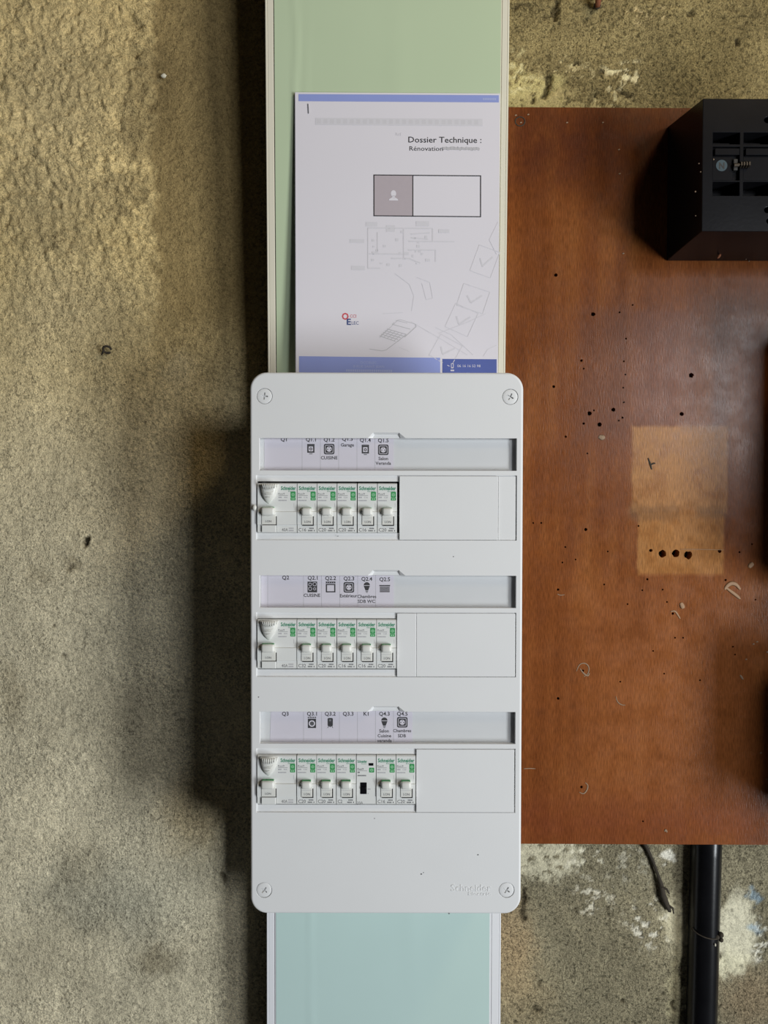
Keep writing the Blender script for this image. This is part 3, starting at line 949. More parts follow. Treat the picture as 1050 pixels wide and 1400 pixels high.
    # tumbling envelopes with tick marks
    def env(cx, cy, w, h, a):
        c, s = math.cos(a), math.sin(a)
        q = lambda x, y: (cx + x * c - y * s, cy + x * s + y * c)
        p.line([q(-w, -h), q(w, -h), q(w, h), q(-w, h), q(-w, -h)], 0.9, FAINT)
        p.line([q(-w * .5, -h * .1), q(-w * .05, h * .4), q(w * .55, -h * .5)], 2.2, FAINT)
    env(648, 407, 19, 16, .32); env(632, 437, 17, 18, .42); env(664, 355, 15, 19, .35); env(610, 480, 17, 17, .5)
    p.line([(540, 373), (560, 388), (566, 404), (563, 425)], 0.8, FAINT); p.line([(570, 378), (588, 385), (592, 407), (583, 409), (577, 386)], 0.8, FAINT)
    p.line([(562, 440), (600, 462), (640, 486)], 0.8, FAINT); p.line([(596, 448), (618, 458), (648, 486)], 0.8, FAINT); p.line([(662, 488), (668, 478), (680, 472)], 0.8, FAINT)
    p.line([(600, 456), (640, 440), (665, 428)], 0.8, FAINT); p.line([(545, 476), (560, 482)], 0.7, FAINT)
    p.line([(682, 300), (670, 325), (680, 345)], 0.8, FAINT)
    p.build('background_sketch', sheet, mp)
    a, b = mp(421.2, 140.0, 1), mp(421.8, 153, 1)
    bm = bmesh.new()
    add_tube(bm, [a + Vector((0, 0.0006, 0)), a + Vector((0, -0.0004, 0)), b + Vector((0, -0.0004, 0)), b + Vector((0, 0.0006, 0))], 0.00042, 6)
    bm_obj('staple', bm, STEEL, root)


def plain_cache(name, col):
    return MATS.get(name) or plain(name, col, 0.75, 0.03, 150)


build_document()

# ------------------------------------------------------------------ DISTRIBUTION BOARD (enclosure)
XL = (P(342.1, 560, YF).x + P(342.0, 1200, YF).x) / 2
XR = (P(716.2, 560, YF).x + P(711.9, 1200, YF).x) / 2
ROW = [599.0, 787.0, 973.3]                       # photo height of each label window's top edge
PX = 0.6795 / F_PX                                # metres per pixel on the front face
ROWZ = [P(525, v, YF).z for v in ROW]
DBOARD = thing('distribution_board', ((XL + XR) / 2, -0.0535, zbm), 'white plastic three-row fuse box enclosure with rounded corners, mounted on the trunking', 'fuse box')
xm = lambda u: (u - 527.6) * PX * 1.0009 + (XL + XR) / 2      # photo column -> x on the face


def rounded(x0, x1, z0, z1, r, n=10):
    pts = []
    for cx, cz, a in ((x1 - r, z0 + r, -90), (x1 - r, z1 - r, 0), (x0 + r, z1 - r, 90), (x0 + r, z0 + r, 180)):
        for k in range(n + 1):
            t = math.radians(a + 90 * k / n); pts.append((cx + r * math.cos(t), cz + r * math.sin(t)))
    return pts


def build_enclosure():
    # front cover: plate with rolled edge
    bm = bmesh.new()
    R0, TH, FIL = 0.0155, 0.0052, 0.0022
    loops = []
    for k in range(6):
        a = math.pi / 2 * k / 5
        ins = FIL * (1 - math.sin(a)); y = YF + FIL * (1 - math.cos(a))
        loops.append([bm.verts.new((x, y, z)) for x, z in rounded(XL + ins, XR - ins, zbm + ins, zt - ins, R0 - ins)])
    loops.append([bm.verts.new((x, YF + TH, z)) for x, z in rounded(XL, XR, zbm, zt, R0)])
    for a, b in zip(loops, loops[1:]):
        n = len(a)
        for i in range(n): bm.faces.new((a[i], a[(i + 1) % n], b[(i + 1) % n], b[i]))
    bm.faces.new(loops[0][::-1]); bm.faces.new(loops[-1])
    cover = bm_obj('front_cover', bm, [WHITE])
    c1, c2, c3, c4 = bmesh.new(), bmesh.new(), bmesh.new(), bmesh.new()
    for z in ROWZ:
        zz = lambda dv: z - dv * PX
        # label window (through), finger notch (shallow, sloped), breaker recess (shallow) and breaker opening (through)
        add_box(c1, xm(354), xm(705.3), YF - 0.01, YF + 0.02, zz(44.3), zz(0))
        a = [(xm(500), zz(1)), (xm(509), zz(-8)), (xm(545), zz(-8)), (xm(556), zz(1))]
        b = [(xm(508), zz(1)), (xm(511), zz(-5)), (xm(543), zz(-5)), (xm(547), zz(1))]
        va = [c2.verts.new((p[0], YF - 0.0004, p[1])) for p in a]; vb = [c2.verts.new((p[0], YF + 0.0030, p[1])) for p in b]
        for i in range(4):
            c2.faces.new((va[i], va[(i + 1) % 4], vb[(i + 1) % 4], vb[i]))
        c2.faces.new(va[::-1]); c2.faces.new(vb)
        add_box(c3, xm(349.4), xm(705.6), YF - 0.01, YF + 0.0017, zz(139.6), zz(50.8))
        add_box(c4, xm(350.7), xm(704.5), YF - 0.01, YF + 0.02, zz(129.8), zz(59.2))
    for (u, v) in ((361.5, 541.5), (697.5, 542.5), (361, 1217), (692.5, 1217)):
        p = P(u, v, YF); add_cyl(c1, (p.x, p.z), 0.00735, YF - 0.01, YF + 0.0016, 32)
    boolean_cut(cover, [c1, c2, c3, c4], bevel=0.0003)
    off = Vector(DBOARD.location); cover.data.transform(Matrix.Translation(-off)); cover.parent = DBOARD
    # body: open tray behind the cover
    bm = bmesh.new()
    y0, y1 = YF + TH + 0.0002, Y_TR - 0.001
    bx0, bx1, bz0, bz1 = XL + 0.003, XR - 0.003, zbm + 0.004, zt - 0.020
    for b in ((bx0, bx0 + 0.002, y0, y1, bz0, bz1), (bx1 - 0.002, bx1, y0, y1, bz0, bz1), (bx0 + 0.002, bx1 - 0.002, y0, y1, bz0, bz0 + 0.002),
              (bx0 + 0.002, bx1 - 0.002, y0, y1, bz1 - 0.002, bz1), (bx0 + 0.002, bx1 - 0.002, y1 - 0.002, y1, bz0 + 0.002, bz1 - 0.002)):
        add_box(bm, *b)
    bm_obj('enclosure_body', bm, WHITE, DBOARD)
    for k, z in enumerate(ROWZ):
        zz = lambda dv: z - dv * PX
        bm = bmesh.new(); add_box(bm, bx0 + 0.004, bx1 - 0.004, YF + 0.048, YF + 0.051, zz(112), zz(74)); bm_obj('din_rail', bm, STEEL, DBOARD)
        # label holder: grey backing behind the window, clear strip in it
        bm = bmesh.new(); add_box(bm, xm(349), xm(708), YF + TH + 0.0008, YF + TH + 0.0018, zz(47), zz(-10))
        h = bm_obj('label_holder', bm, GREYP, DBOARD)
        bm = bmesh.new()
        add_box(bm, xm(355.2), xm(696), YF + 0.0034, YF + 0.0042, zz(43.6), zz(1.2), 0.0003)
        add_box(bm, xm(355.2), xm(696), YF + 0.0027, YF + 0.0034, zz(43.6), zz(40.6), 0.0002)
        add_box(bm, xm(694.5), xm(696), YF + 0.0027, YF + 0.0034, zz(40.6), zz(1.2), 0.0002)
        add_box(bm, xm(355.2), xm(357), YF + 0.0027, YF + 0.0034, zz(40.6), zz(1.2), 0.0002)
        s = bm_obj('clear_strip', bm, CLEAR, h)
        s['label'] = 'clear plastic strip over the paper labels'
        # blanking plates
        pl = {0: [(545.2, 680.0, 0.0), (680.6, 704.8, 0.0011)], 1: [(542.2, 568.6, 0.0), (569.0, 704.4, 0.0003)], 2: [(569.2, 703.8, 0.0)]}[k]
        for (u0, u1, dy) in pl:
            bm = bmesh.new(); add_box(bm, xm(u0), xm(u1), YF - 0.0002 + dy, YF + 0.0016, zz(139.0), zz(51.8), 0.0004)
            bm_obj('blank_plate', bm, WHITE, DBOARD)
    # screws
    for i, (u, v, a) in enumerate(((361.5, 541.5, 8), (697.5, 542.5, 28), (361, 1217, 38), (692.5, 1217, 32))):
        p = P(u, v, YF)
        bm = bmesh.new()
        prof = [(0.0070, 0.0014), (0.0070, 0.0006), (0.0065, 0.0), (0.005, -0.0002), (0.003, -0.0003)]
        n = 28; rings = []
        for (r, y) in prof: rings.append([bm.verts.new((r * math.cos(2 * math.pi * j / n), y, r * math.sin(2 * math.pi * j / n))) for j in range(n)])
        for ra, rb in zip(rings, rings[1:]):
            for j in range(n): bm.faces.new((ra[j], ra[(j + 1) % n], rb[(j + 1) % n], rb[j]))
        bm.faces.new(rings[0]); bm.faces.new(rings[-1][::-1])
        sc = bm_obj('cover_screw', bm, WHITE)
        c = bmesh.new(); add_box(c, -0.0033, 0.0033, -0.004, 0.0016, -0.0006, 0.0006)
        d = bmesh.new(); add_box(d, -0.0006, 0.0006, -0.004, 0.0016, -0.0033, 0.0033)
        boolean_cut(sc, [c, d])
        sc.data.transform(Matrix.Rotation(math.radians(a), 4, 'Y'))
        sc.location = Vector((p.x, YF + 0.0001, p.z)) - off; sc.parent = DBOARD
    # raised maker's lettering
    for (txt, u0, w, v, cap) in (('Schneider', 617.5, 55.5, 1218.3, 9.2), ('Electric', 641.5, 31, 1224.0, 4.6)):
        pr = Print(); pr.text(txt, u0, v, cap, WHITE, 1, 'l', width=w, bold=0.012)
        o = pr.build('raised_lettering', cover, lambda a, b, l: Vector((xm(a), YF - 0.00005, P(645, b, YF).z)))
        m = o.modifiers.new('t', 'SOLIDIFY'); m.thickness = 0.00045; m.offset = 0
    # specks of dirt on the face
    for (u, v, r) in ((653.5, 1168.6, 1.3), (579, 1193, 0.9), (576, 1195, 1.4), (512, 1119, 0.9), (353.5, 953, 1.1), (620, 761, 1.0), (614, 1249, 1.2), (462, 733, .9)):
        p = P(u, v, YF); bm = bmesh.new()
        bmesh.ops.create_icosphere(bm, subdivisions=1, radius=r * PX, matrix=Matrix.Translation((p.x, YF, p.z)) @ Matrix.Diagonal((1, 0.25, 0.8, 1)))
        bm_obj('dirt_speck', bm, GREYINK, cover, smooth=True)
    return cover


COVER = build_enclosure()

# ------------------------------------------------------------------ PRINTED LABEL STRIPS
Y_LAB = YF + 0.0052 + 0.0006
LMAP = lambda u, v, l: P(u, v, Y_LAB - 0.00004 * l)


def icon_socket(p, x, y, s=7.2):
    p.rrect(x - s, y - s, x + s, y + s, 2.2, INK, 1); p.rrect(x - s * .78, y - s * .78, x + s * .78, y + s * .78, 1.6, LABELP, 2)
    p.rrect(x - s * .69, y - s * .69, x + s * .69, y + s * .69, 1.2, INK, 3); p.disc(x, y, s * .50, LABELP, 4, 18)
    p.disc(x - s * .28, y + .3, .8, INK, 5, 8); p.disc(x + s * .28, y + .3, .8, INK, 5, 8); p.disc(x, y - s * .33, .7, INK, 5, 8)


def icon_switch(p, x, y):
    p.rect(x - 5, y - 6, x + 5, y + 6, INK, 1); p.rect(x - 3, y - 2.6, x + 3, y + 4, LABELP, 2); p.ring(x, y + .8, .9, 2.0, INK, 3, 12)
    p.rect(x - 3.6, y - 4.8, x + 3.6, y - 4.2, GREYINK, 2); p.rect(x - 2.2, y + 6.8, x + 2.2, y + 8.0, GREYINK, 1)


def icon_hob(p, x, y):
    p.rect(x - 6.6, y - 7.4, x + 6.6, y + 7.4, INK, 1)
    for (dx, dy, r) in ((-3, -3.4, 2.3), (3.2, -3.8, 2.7), (-3, 2.6, 2.6), (3.2, 2.6, 1.9)):
        p.ring(x + dx, y + dy, r - .6, r, LABELP, 2, 14)


def icon_oven(p, x, y):
    p.rect(x - 6.6, y - 7.4, x + 6.6, y + 7.4, INK, 1); p.rect(x - 6.6, y - 5.0, x + 6.6, y - 4.2, LABELP, 2)
    p.rect(x - 4.8, y - 2.6, x + 4.8, y + 5.8, LABELP, 2)
    for k in range(4): p.disc(x - 4.2 + k * 2.8, y - 6.2, .5, LABELP, 2, 6)


def icon_bulb(p, x, y):
    p.ring(x, y - 2.8, 0, 4.3, INK, 1, 12, math.pi, 2 * math.pi)
    p.poly([(x - 4.3, y - 2.2), (x - 1.9, y + 4.2), (x + 1.9, y + 4.2), (x + 4.3, y - 2.2)], INK, 1)
    p.rect(x - 4.3, y - 2.9, x + 4.3, y - 2.2, LABELP, 2)
    p.rect(x - 1.8, y + 4.8, x + 1.8, y + 6.0, GREYINK, 1); p.rect(x - 1.2, y + 6.4, x + 1.2, y + 7.4, GREYINK, 1)


def icon_shutter(p, x, y):
    p.rect(x - 7.4, y - 5.2, x + 7.4, y - 3.6, INK, 1)
    for k in range(4): p.rect(x - 6.8, y - 2.8 + k * 2.0, x + 6.8, y - 1.4 + k * 2.0, INK, 1)


def icon_washer(p, x, y):
    p.rect(x - 5.6, y - 5.4, x + 5.6, y + 7.4, INK, 1); p.disc(x, y + 1.2, 4.4, LABELP, 2, 18); p.disc(x, y + 1.2, 2.8, INK, 3, 16)
    p.ring(x, y + 1.2, 1.0, 1.8, GREYINK, 4, 10)
    for k in range(5): p.rect(x - 5.6 + k * 2.4, y - 8.0, x - 4.0 + k * 2.4, y - 6.2, INK, 1)


def icon_heater(p, x, y):
    p.rrect(x - 3.6, y - 6.4, x + 3.6, y + 5.0, 1.6, INK, 1); p.rect(x - 1.6, y - 4.6, x + 1.4, y - 1.8, GREYINK, 2)
    p.line([(x - 2.2, y + 5), (x - 3.6, y + 7.2)], .8, INK, 1); p.line([(x + 2.2, y + 5), (x + 3.6, y + 7.2)], .8, INK, 1); p.line([(x - 1, y + 5.6), (x + 1, y + 5.6)], .9, INK, 1)


def label_strip(row, x0, x1, cells, marks, label, slant=0.0):
    top, bot = ROW[row] - 4.0, ROW[row] + 44.5
    a, b, c, d = P(x0 + slant, top, Y_LAB), P(x1, top, Y_LAB), P(x1, bot, Y_LAB), P(x0, bot, Y_LAB)
    bm = bmesh.new()
    # a curl-free slip of paper, 0.15 mm thick
    add_prism(bm, [(q.x, q.z) for q in (a, b, c, d)], Y_LAB, Y_LAB + 0.00015)
    o = bm_obj('label_strip', bm, LABELP, loc=((a.x + b.x) / 2, Y_LAB, (a.z + c.z) / 2))
    tag(o, label, 'label strip', 'paper label strips in the fuse box')
    p = Print()
    for x in cells: p.rect(x - .25, top + .5, x + .25, bot - .5, PALEINK, 1)
    for m in marks:
        if m[0] == 't': p.text(m[1], m[2], m[3], m[4], INK, 1, bold=0.02)
        else: m[0](p, m[1], m[2])
    p.build('printed_marks', o, LMAP)


T = 't'
label_strip(0, 361.5, 538.3, (413, 438, 463, 488, 512.5), [
    (T, 'Q1', 388, 603.2, 5.2), (T, 'Q1.1', 425, 603.4, 5.2), (T, 'Q1.2', 450, 603.6, 5.2), (T, 'Q1.3', 475, 602.6, 5.2), (T, 'Q1.4', 499.5, 604.2, 5.2), (T, 'Q1.5', 524, 604.6, 5.2),
    (icon_switch, 425, 613), (icon_socket, 450, 614), (icon_switch, 499.5, 614), (icon_socket, 524, 615),
    (T, 'Garage', 475, 610.4, 4.4), (T, 'CUISINE', 450, 628, 4.4), (T, 'Salon', 524, 629, 4.4), (T, 'Veranda', 524, 635.4, 4.4)],
    'printed paper label strip in the top row reading Q1 to Q1.5')
label_strip(1, 357, 538.5, (366, 415, 439.5, 464.5, 489, 513.5), [
    (T, 'Q2', 390.5, 792.2, 5.2), (T, 'Q2.1', 427.5, 792.6, 5.2), (T, 'Q2.2', 452, 793, 5.2), (T, 'Q2.3', 477, 793.5, 5.2), (T, 'Q2.4', 501.5, 794, 5.2), (T, 'Q2.5', 526, 794.5, 5.2),
    (icon_hob, 427, 802.5), (icon_oven, 452, 802.5), (icon_socket, 477, 803), (icon_bulb, 501.5, 803), (icon_shutter, 526, 805),
    (T, 'CUISINE', 426.5, 816, 4.4), (T, 'Extérieur', 476.6, 816.6, 4.4), (T, 'Chambres', 501.5, 817.6, 4.4), (T, 'SDB WC', 501, 824.2, 4.4)],
    'printed paper label strip in the middle row reading Q2 to Q2.5')
label_strip(2, 369, 563.8, (415, 439.7, 464, 488.7, 513.3, 538), [
    (T, 'Q3', 390, 978.4, 5.2), (T, 'Q3.1', 426.5, 978.4, 5.2), (T, 'Q3.2', 451.5, 978.4, 5.2), (T, 'Q3.3', 476, 978.4, 5.2), (T, 'K1', 500.5, 978.4, 5.2), (T, 'Q4.3', 525.5, 978.4, 5.2), (T, 'Q4.5', 550, 978.4, 5.2),
    (icon_washer, 426.5, 988), (icon_heater, 451.5, 988), (icon_bulb, 525.5, 988), (icon_socket, 550, 987.5),
    (T, 'Salon', 525, 1001.4, 4.4), (T, 'Cuisine', 525.5, 1008, 4.4), (T, 'veranda', 525.5, 1014.6, 4.4), (T, 'Chambres', 549.8, 1001, 4.2), (T, 'SDB', 549.5, 1008, 4.4)],
    'printed paper label strip in the bottom row reading Q3 to Q4.5', slant=1.5)

# ------------------------------------------------------------------ BREAKERS
# local frame of a device: origin on its rail, x = 0 at its left side; q = photo pixels on the face, converted to metres
Y_FACE = YF - 0.0012
DEPTH = 0.049                                    # face to rail
q = PX * 1.0


def dev_map(l0):
    return lambda u, v, l: Vector((u * q, -DEPTH + l0 - 0.00006 * l, (34 - v) * q))


def profile_body(w):
    """side profile of a modular device, extruded over its width (y: 0 rail, -DEPTH face)"""
    bm = bmesh.new()
    zt_, zb_ = 34 * q, -33.5 * q
    pr = [(0.0, 0.041), (-0.028, 0.041), (-0.030, zt_ + 0.001), (-DEPTH + 0.0008, zt_), (-DEPTH, zt_ - 0.0008), (-DEPTH, -4.2 * q), (-DEPTH - 0.0011, -5.0 * q),
          (-DEPTH - 0.0011, -22.3 * q), (-DEPTH, -23.0 * q), (-DEPTH, zb_ + 0.0008), (-DEPTH + 0.0008, zb_), (-0.030, zb_ - 0.001), (-0.028, -0.041), (0.0, -0.041)]
    g = 0.0003
    a = [bm.verts.new((g, y, z)) for y, z in pr]; b = [bm.verts.new((w - g, y, z)) for y, z in pr]
    n = len(pr)
    for i in range(n): bm.faces.new((a[i], a[(i + 1) % n], b[(i + 1) % n], b[i]))
    bm.faces.new(a[::-1]); bm.faces.new(b)
    return bm


def badge(p, x0, y0, x1, y1, full=True):
    p.rrect(x0, y0, x1, y1 if not full else y0 + (y1 - y0) * .66, .8, GREEN, 1)
    cx, cy = (x0 + x1) / 2, y0 + (y1 - y0) * (.34 if full else .5)
    p.ring(cx, cy, 1.5, 2.1, LIGHTG, 2, 12); p.ring(cx, cy, .3, .8, LIGHTG, 2, 8)
    if full:
        p.rrect(x0, y0 + (y1 - y0) * .68, x1, y1, .8, GREEN, 1)
        p.rect(x0 + 1.6, y1 - 2.8, x0 + 3.0, y1 - 1.0, LIGHTG, 2); p.rect(x1 - 3.0, y1 - 2.8, x1 - 1.6, y1 - 1.0, LIGHTG, 2)


def toggle_bm(x0, x1, v0, v1, out):
    bm = bmesh.new()
    add_box(bm, x0 * q, x1 * q, -DEPTH - out, -DEPTH + 0.001, (34 - v1) * q, (34 - v0) * q, min(0.0021, (v1 - v0) * q * .33), 3)
    return bm


def print_common(bx, x_brand, w_brand, x_grey, x_badge, rating):
    """returns brand, badge and grey print; pixel frame with origin at the face's top left"""
    pb = Print(); pb.text('Schneider', x_brand, 9.0, 5.0, BRANDG, 1, 'l', width=w_brand, bold=0.03); pb.text('Electric', x_brand + w_brand * .5, 11.6, 1.9, BRANDG, 1, 'l', width=w_brand * .46)
    pg = Print(); badge(pg, x_badge, 11.3, x_badge + 7.0, 23.3)
    pt = Print(); pt.text('Resi9', x_grey, 15.6, 2.6, GREYINK, 1, 'l', width=8.6); pt.rect(x_grey, 16.5, x_grey + 13, 16.9, GREYINK)
    pt.dashes(x_grey, 18.2, 4.8, 2.0, PALEINK); pt.text(rating, x_grey + 7.5, 20.2, 2.1, PALEINK, 1, 'l', width=5, bold=.01)
    pt.dashes(x_grey, 22.6, 11.5, 1.6, PALEINK)
    return pb, pg, pt


WB = 27.35                                       # one module, photo pixels
WR = 54.4


def dedupe(o): return o


_mesh_store = {}


def part(name, key, maker, mat, parent, smooth=False):
    """one mesh per kind, shared between alike devices"""
    if key not in _mesh_store:
        r = maker()
        if isinstance(r, Print):
            o = r.build(name, parent, dev_map(_LAYER0), local=True)
        else:
            o = bm_obj(name, r, mat, parent, smooth=smooth, local=True)
        _mesh_store[key] = o.data
        return o
    o = bpy.data.objects.new(name, _mesh_store[key]); COL.objects.link(o); o.parent = parent
    return o


_LAYER0 = 0.0


def tongue(x0, x1, v0, v1):
    bm = bmesh.new()
    add_box(bm, x0 * q, x1 * q, -DEPTH - 0.0017, -DEPTH, (34 - v1) * q, (34 - v0) * q, 0.0003)
    return bm


def shadow_gap(x0, x1, v0, v1):
    bm = bmesh.new(); add_box(bm, x0 * q, x1 * q, -DEPTH - 0.00125, -DEPTH + 0.001, (34 - v1) * q, (34 - v0) * q); return bm  # raised dark block standing in for the shade in the toggle gap


def build_breaker(x, z, rating, label, drop=0.0):
    t = thing('circuit_breaker', (x, Y_FACE + DEPTH, z), label, 'breaker', 'narrow circuit breakers in the fuse box')
    part('housing', 'cb_body', lambda: profile_body(WB * q), BODYW, t)
    pb, pg, pt = print_common(0, 2.4, 23.0, 1.6, 18.4, rating)
    pt.text(rating, 2.0, 65.6, 4.6, GREYINK, 1, 'l', width=4.2 * len(rating) - 2.2, bold=.008)
    pt.dashes(16.5, 60.6, 6.6, 1.7, GREYINK); pt.dashes(15, 63.6, 6.4, 1.9, GREYINK); pt.dashes(23, 63.6, 1.6, 1.9, GREYINK)
    pt.rect(24.0, 27.0, 24.4, 32.5, PALEINK)
    part('brand_print', 'cb_brand', lambda: pb, None, t); part('green_mark', 'cb_badge', lambda: pg, None, t)
    part('grey_print', 'cb_grey' + rating, lambda: pt, None, t)
    part('toggle_gap_shade', 'cb_slot', lambda: shadow_gap(8, 23.0, 45, 57.9), GAP, t)
    def tg():
        pp = Print(); pp.text('I.ON', 14.4, 54.0, 3.2, GREYINK, 1, width=8.4, bold=.015); pp.rect(7, 46.8, 20.6, 47.1, PALEINK); return pp
    g = part('toggle_panel', 'cb_tongue', lambda: tongue(6.4, 21.4, 43, 56.4), TOGGLE, t)
    gp = part('toggle_print', 'cb_tprint', lambda: raised(tg(), 0.0017), None, g)
    h = part('toggle', 'cb_toggle', lambda: toggle_bm(6.6, 20.6, 33.2, 43.8, 0.0062), TOGGLE, t, True)
    part('green_band', 'cb_gband', lambda: band_bm(7.6, 19.6, 33.0, 34.0), GREEN, h)
    return t


def band_bm(x0, x1, v0, v1):
    bm = bmesh.new(); add_box(bm, x0 * q, x1 * q, -DEPTH - 0.0040, -DEPTH - 0.0003, (34 - v1) * q, (34 - v0) * q, 0.0002); return bm


def raised(pr, dy):
    pr.v = [(u, v, l + dy / 0.00006) for u, v, l in pr.v]
    return pr


def shield_bm():
    """bulging tapered test shield of the residual-current switches"""
    bm = bmesh.new(); rings = []
    n, m = 16, 14
    for j in range(m + 1):
        t = j / m
        v = 1.0 + 27.0 * t
        hw = 12.2 * (1 - 0.22 * t - 0.72 * t ** 3.2)
        out = 0.0060 * (1 - 0.40 * t) * (1 - t ** 6 * 0.9)
        rings.append([bm.verts.new(((17.0 - 1.6 * t + hw * math.cos(math.pi * (1 - i / n))) * q, -DEPTH + 0.0002 - out * max(0.0, math.sin(math.pi * i / n)) ** 0.7, (34 - v) * q)) for i in range(n + 1)])
    for a, b in zip(rings, rings[1:]):
        for i in range(n): bm.faces.new((a[i], b[i], b[i + 1], a[i + 1]))
    bm.faces.new(rings[0]); bm.faces.new(rings[-1][::-1])
    return bm


def shield_ribs():
    bm = bmesh.new()
    for k in range(9):
        s = (k - 4) / 4
        x = 17.0 + s * 11.2; top = 1.2; bot = 8.6 - 3.0 * s * s
        h = 0.0062 * math.sqrt(max(0.05, 1 - (s * .93) ** 2)) ** 0.7
        xb = 17.0 + s * 9.6
        for (xa, va, xc, vc) in ((x, top, xb, bot),):
            p0 = Vector((xa * q, -DEPTH - h, (34 - va) * q)); p1 = Vector((xc * q, -DEPTH - h * .98, (34 - vc) * q))
            add_tube(bm, [p0, p1], [0.0010, 0.0005], 6)
    return bm


def shield_ring():
    bm = bmesh.new()
    pts = [((16.6 + 6.4 * math.cos(a * math.pi / 12)) * q, -DEPTH - 0.0055 + 0.0014 * abs(math.cos(a * math.pi / 12)), (34 - 10.6 - 2.6 * math.sin(a * math.pi / 12)) * q) for a in range(25)]
    add_tube(bm, pts, 0.00028, 6)
    pts = [((16.4 + d) * q, -DEPTH - 0.0052 + abs(d) * .00006, (34 - 15.0) * q) for d in (-5, -2.5, 0, 2.5, 5)]
    add_tube(bm, pts, 0.0002, 5)
    pts = [((16.2 + d) * q, -DEPTH - 0.0048 + abs(d) * .00006, (34 - 19.0) * q) for d in (-3.4, 0, 3.4)]
    add_tube(bm, pts, 0.0002, 5)
    return bm


def build_rcd(x, z, label):
    t = thing('residual_current_switch', (x, Y_FACE + DEPTH, z), label, 'breaker', 'wide residual-current switches in the fuse box')
    part('housing', 'rcd_body', lambda: profile_body(WR * q), BODYW, t)
    pb, pg, pt = print_common(0, 32.4, 20.4, 29.0, 45.4, '40A')
    pt.text('40A', 33.5, 65.6, 4.4, GREYINK, 1, 'l', width=8.4); pt.dashes(43, 60.6, 7, 1.6, PALEINK); pt.dashes(43, 63.6, 7, 1.9, PALEINK)
    pt.rect(50.0, 27, 50.4, 33, PALEINK); pt.rect(26.3, 38.6, 26.8, 66.5, GREYINK)  # the long line inks in the shaded edge of a housing step
    part('brand_print', 'rcd_brand', lambda: pb, None, t); part('green_mark', 'rcd_badge', lambda: pg, None, t); part('grey_print', 'rcd_grey', lambda: pt, None, t)
    s = part('test_shield', 'rcd_shield', shield_bm, TOGGLE, t, True)
    part('shield_ribs', 'rcd_ribs', shield_ribs, TOGGLE, s, True); part('thumb_ring', 'rcd_ring', shield_ring, TOGGLE, s, True)
    part('toggle_gap_shade', 'rcd_slot', lambda: shadow_gap(8, 27.0, 45, 57.4), GAP, t)
    def tg():
        pp = Print(); pp.text('I.ON', 15.6, 53.2, 2.8, GREYINK, 1, width=8.0, bold=.02); return pp
    g = part('toggle_panel', 'rcd_tongue', lambda: tongue(6.4, 25.6, 43, 56.2), TOGGLE, t)
    part('toggle_print', 'rcd_tprint', lambda: raised(tg(), 0.0017), None, g)
    h = part('toggle', 'rcd_toggle', lambda: toggle_bm(6.4, 24.8, 32.6, 44.0, 0.0062), TOGGLE, t, True)
    part('green_band', 'rcd_gband', lambda: band_bm(7.8, 23.6, 32.4, 33.4), GREEN, h)
    part('lower_block', 'rcd_low', lambda: tongue(6.6, 25.8, 57.2, 66.8), BODYW, t)
    return t


def build_contactor(x, z, label):
    t = thing('contactor', (x, Y_FACE + DEPTH, z), label, 'contactor')
    bm = profile_body(WB * q)
    for v in bm.verts:
        if v.co.y < -DEPTH - 0.0005: v.co.y = -DEPTH
    hb = bm_obj('housing', bm, BODYW, t, local=True)
    pb = Print(); pb.text('Schneider', 1.6, 9.6, 3.4, BRANDG, 1, 'l', width=13.2, bold=.03); pb.text('Electric', 7, 11.8, 1.6, BRANDG, 1, 'l', width=7)
    pb.build('brand_print', t, dev_map(0), local=True)
    pg = Print(); badge(pg, 17.6, 16.6, 24.6, 23.2, False); pg.build('green_mark', t, dev_map(0), local=True)
    pt = Print(); pt.text('Resi9', 1.8, 19.8, 2.8, GREYINK, 1, 'l', width=8.2, bold=.01); pt.rect(1.8, 20.7, 15, 21.1, GREYINK); pt.dashes(1.8, 22.2, 3.2, 2.0, GREYINK)
    pt.dashes(1.8, 26.6, 12, 1.8, GREYINK); pt.text('20A', 1.2, 67, 3.6, GREYINK, 1, 'l', width=8); pt.rect(23, 31, 23.4, 36, PALEINK)
    pt.dashes(15.8, 45.4, 4, 1.6, PALEINK); pt.dashes(15.8, 51.4, 1.4, 1.6, PALEINK)
    pt.build('grey_print', t, dev_map(0), local=True)
    bm = bmesh.new(); add_box(bm, 5.6 * q, 14.4 * q, -DEPTH - 0.0004, -DEPTH + 0.001, (34 - 53) * q, (34 - 37) * q, 0.0002)
    s = bm_obj('black_selector', bm, BLACKP, t, local=True)
    bm = bmesh.new(); add_box(bm, 6.6 * q, 13.4 * q, -DEPTH - 0.0016, -DEPTH - 0.0004, (34 - 46) * q, (34 - 42.6) * q, 0.0003)
    bm_obj('selector_lever', bm, BLACKP, s, local=True)
    bm = bmesh.new(); add_box(bm, 17.0 * q, 23.6 * q, -DEPTH - 0.0003, -DEPTH + 0.001, (34 - 13.8) * q, (34 - 10.2) * q, 0.0002)
    bm_obj('indicator_window', bm, BLACKP, t, local=True)
    return t


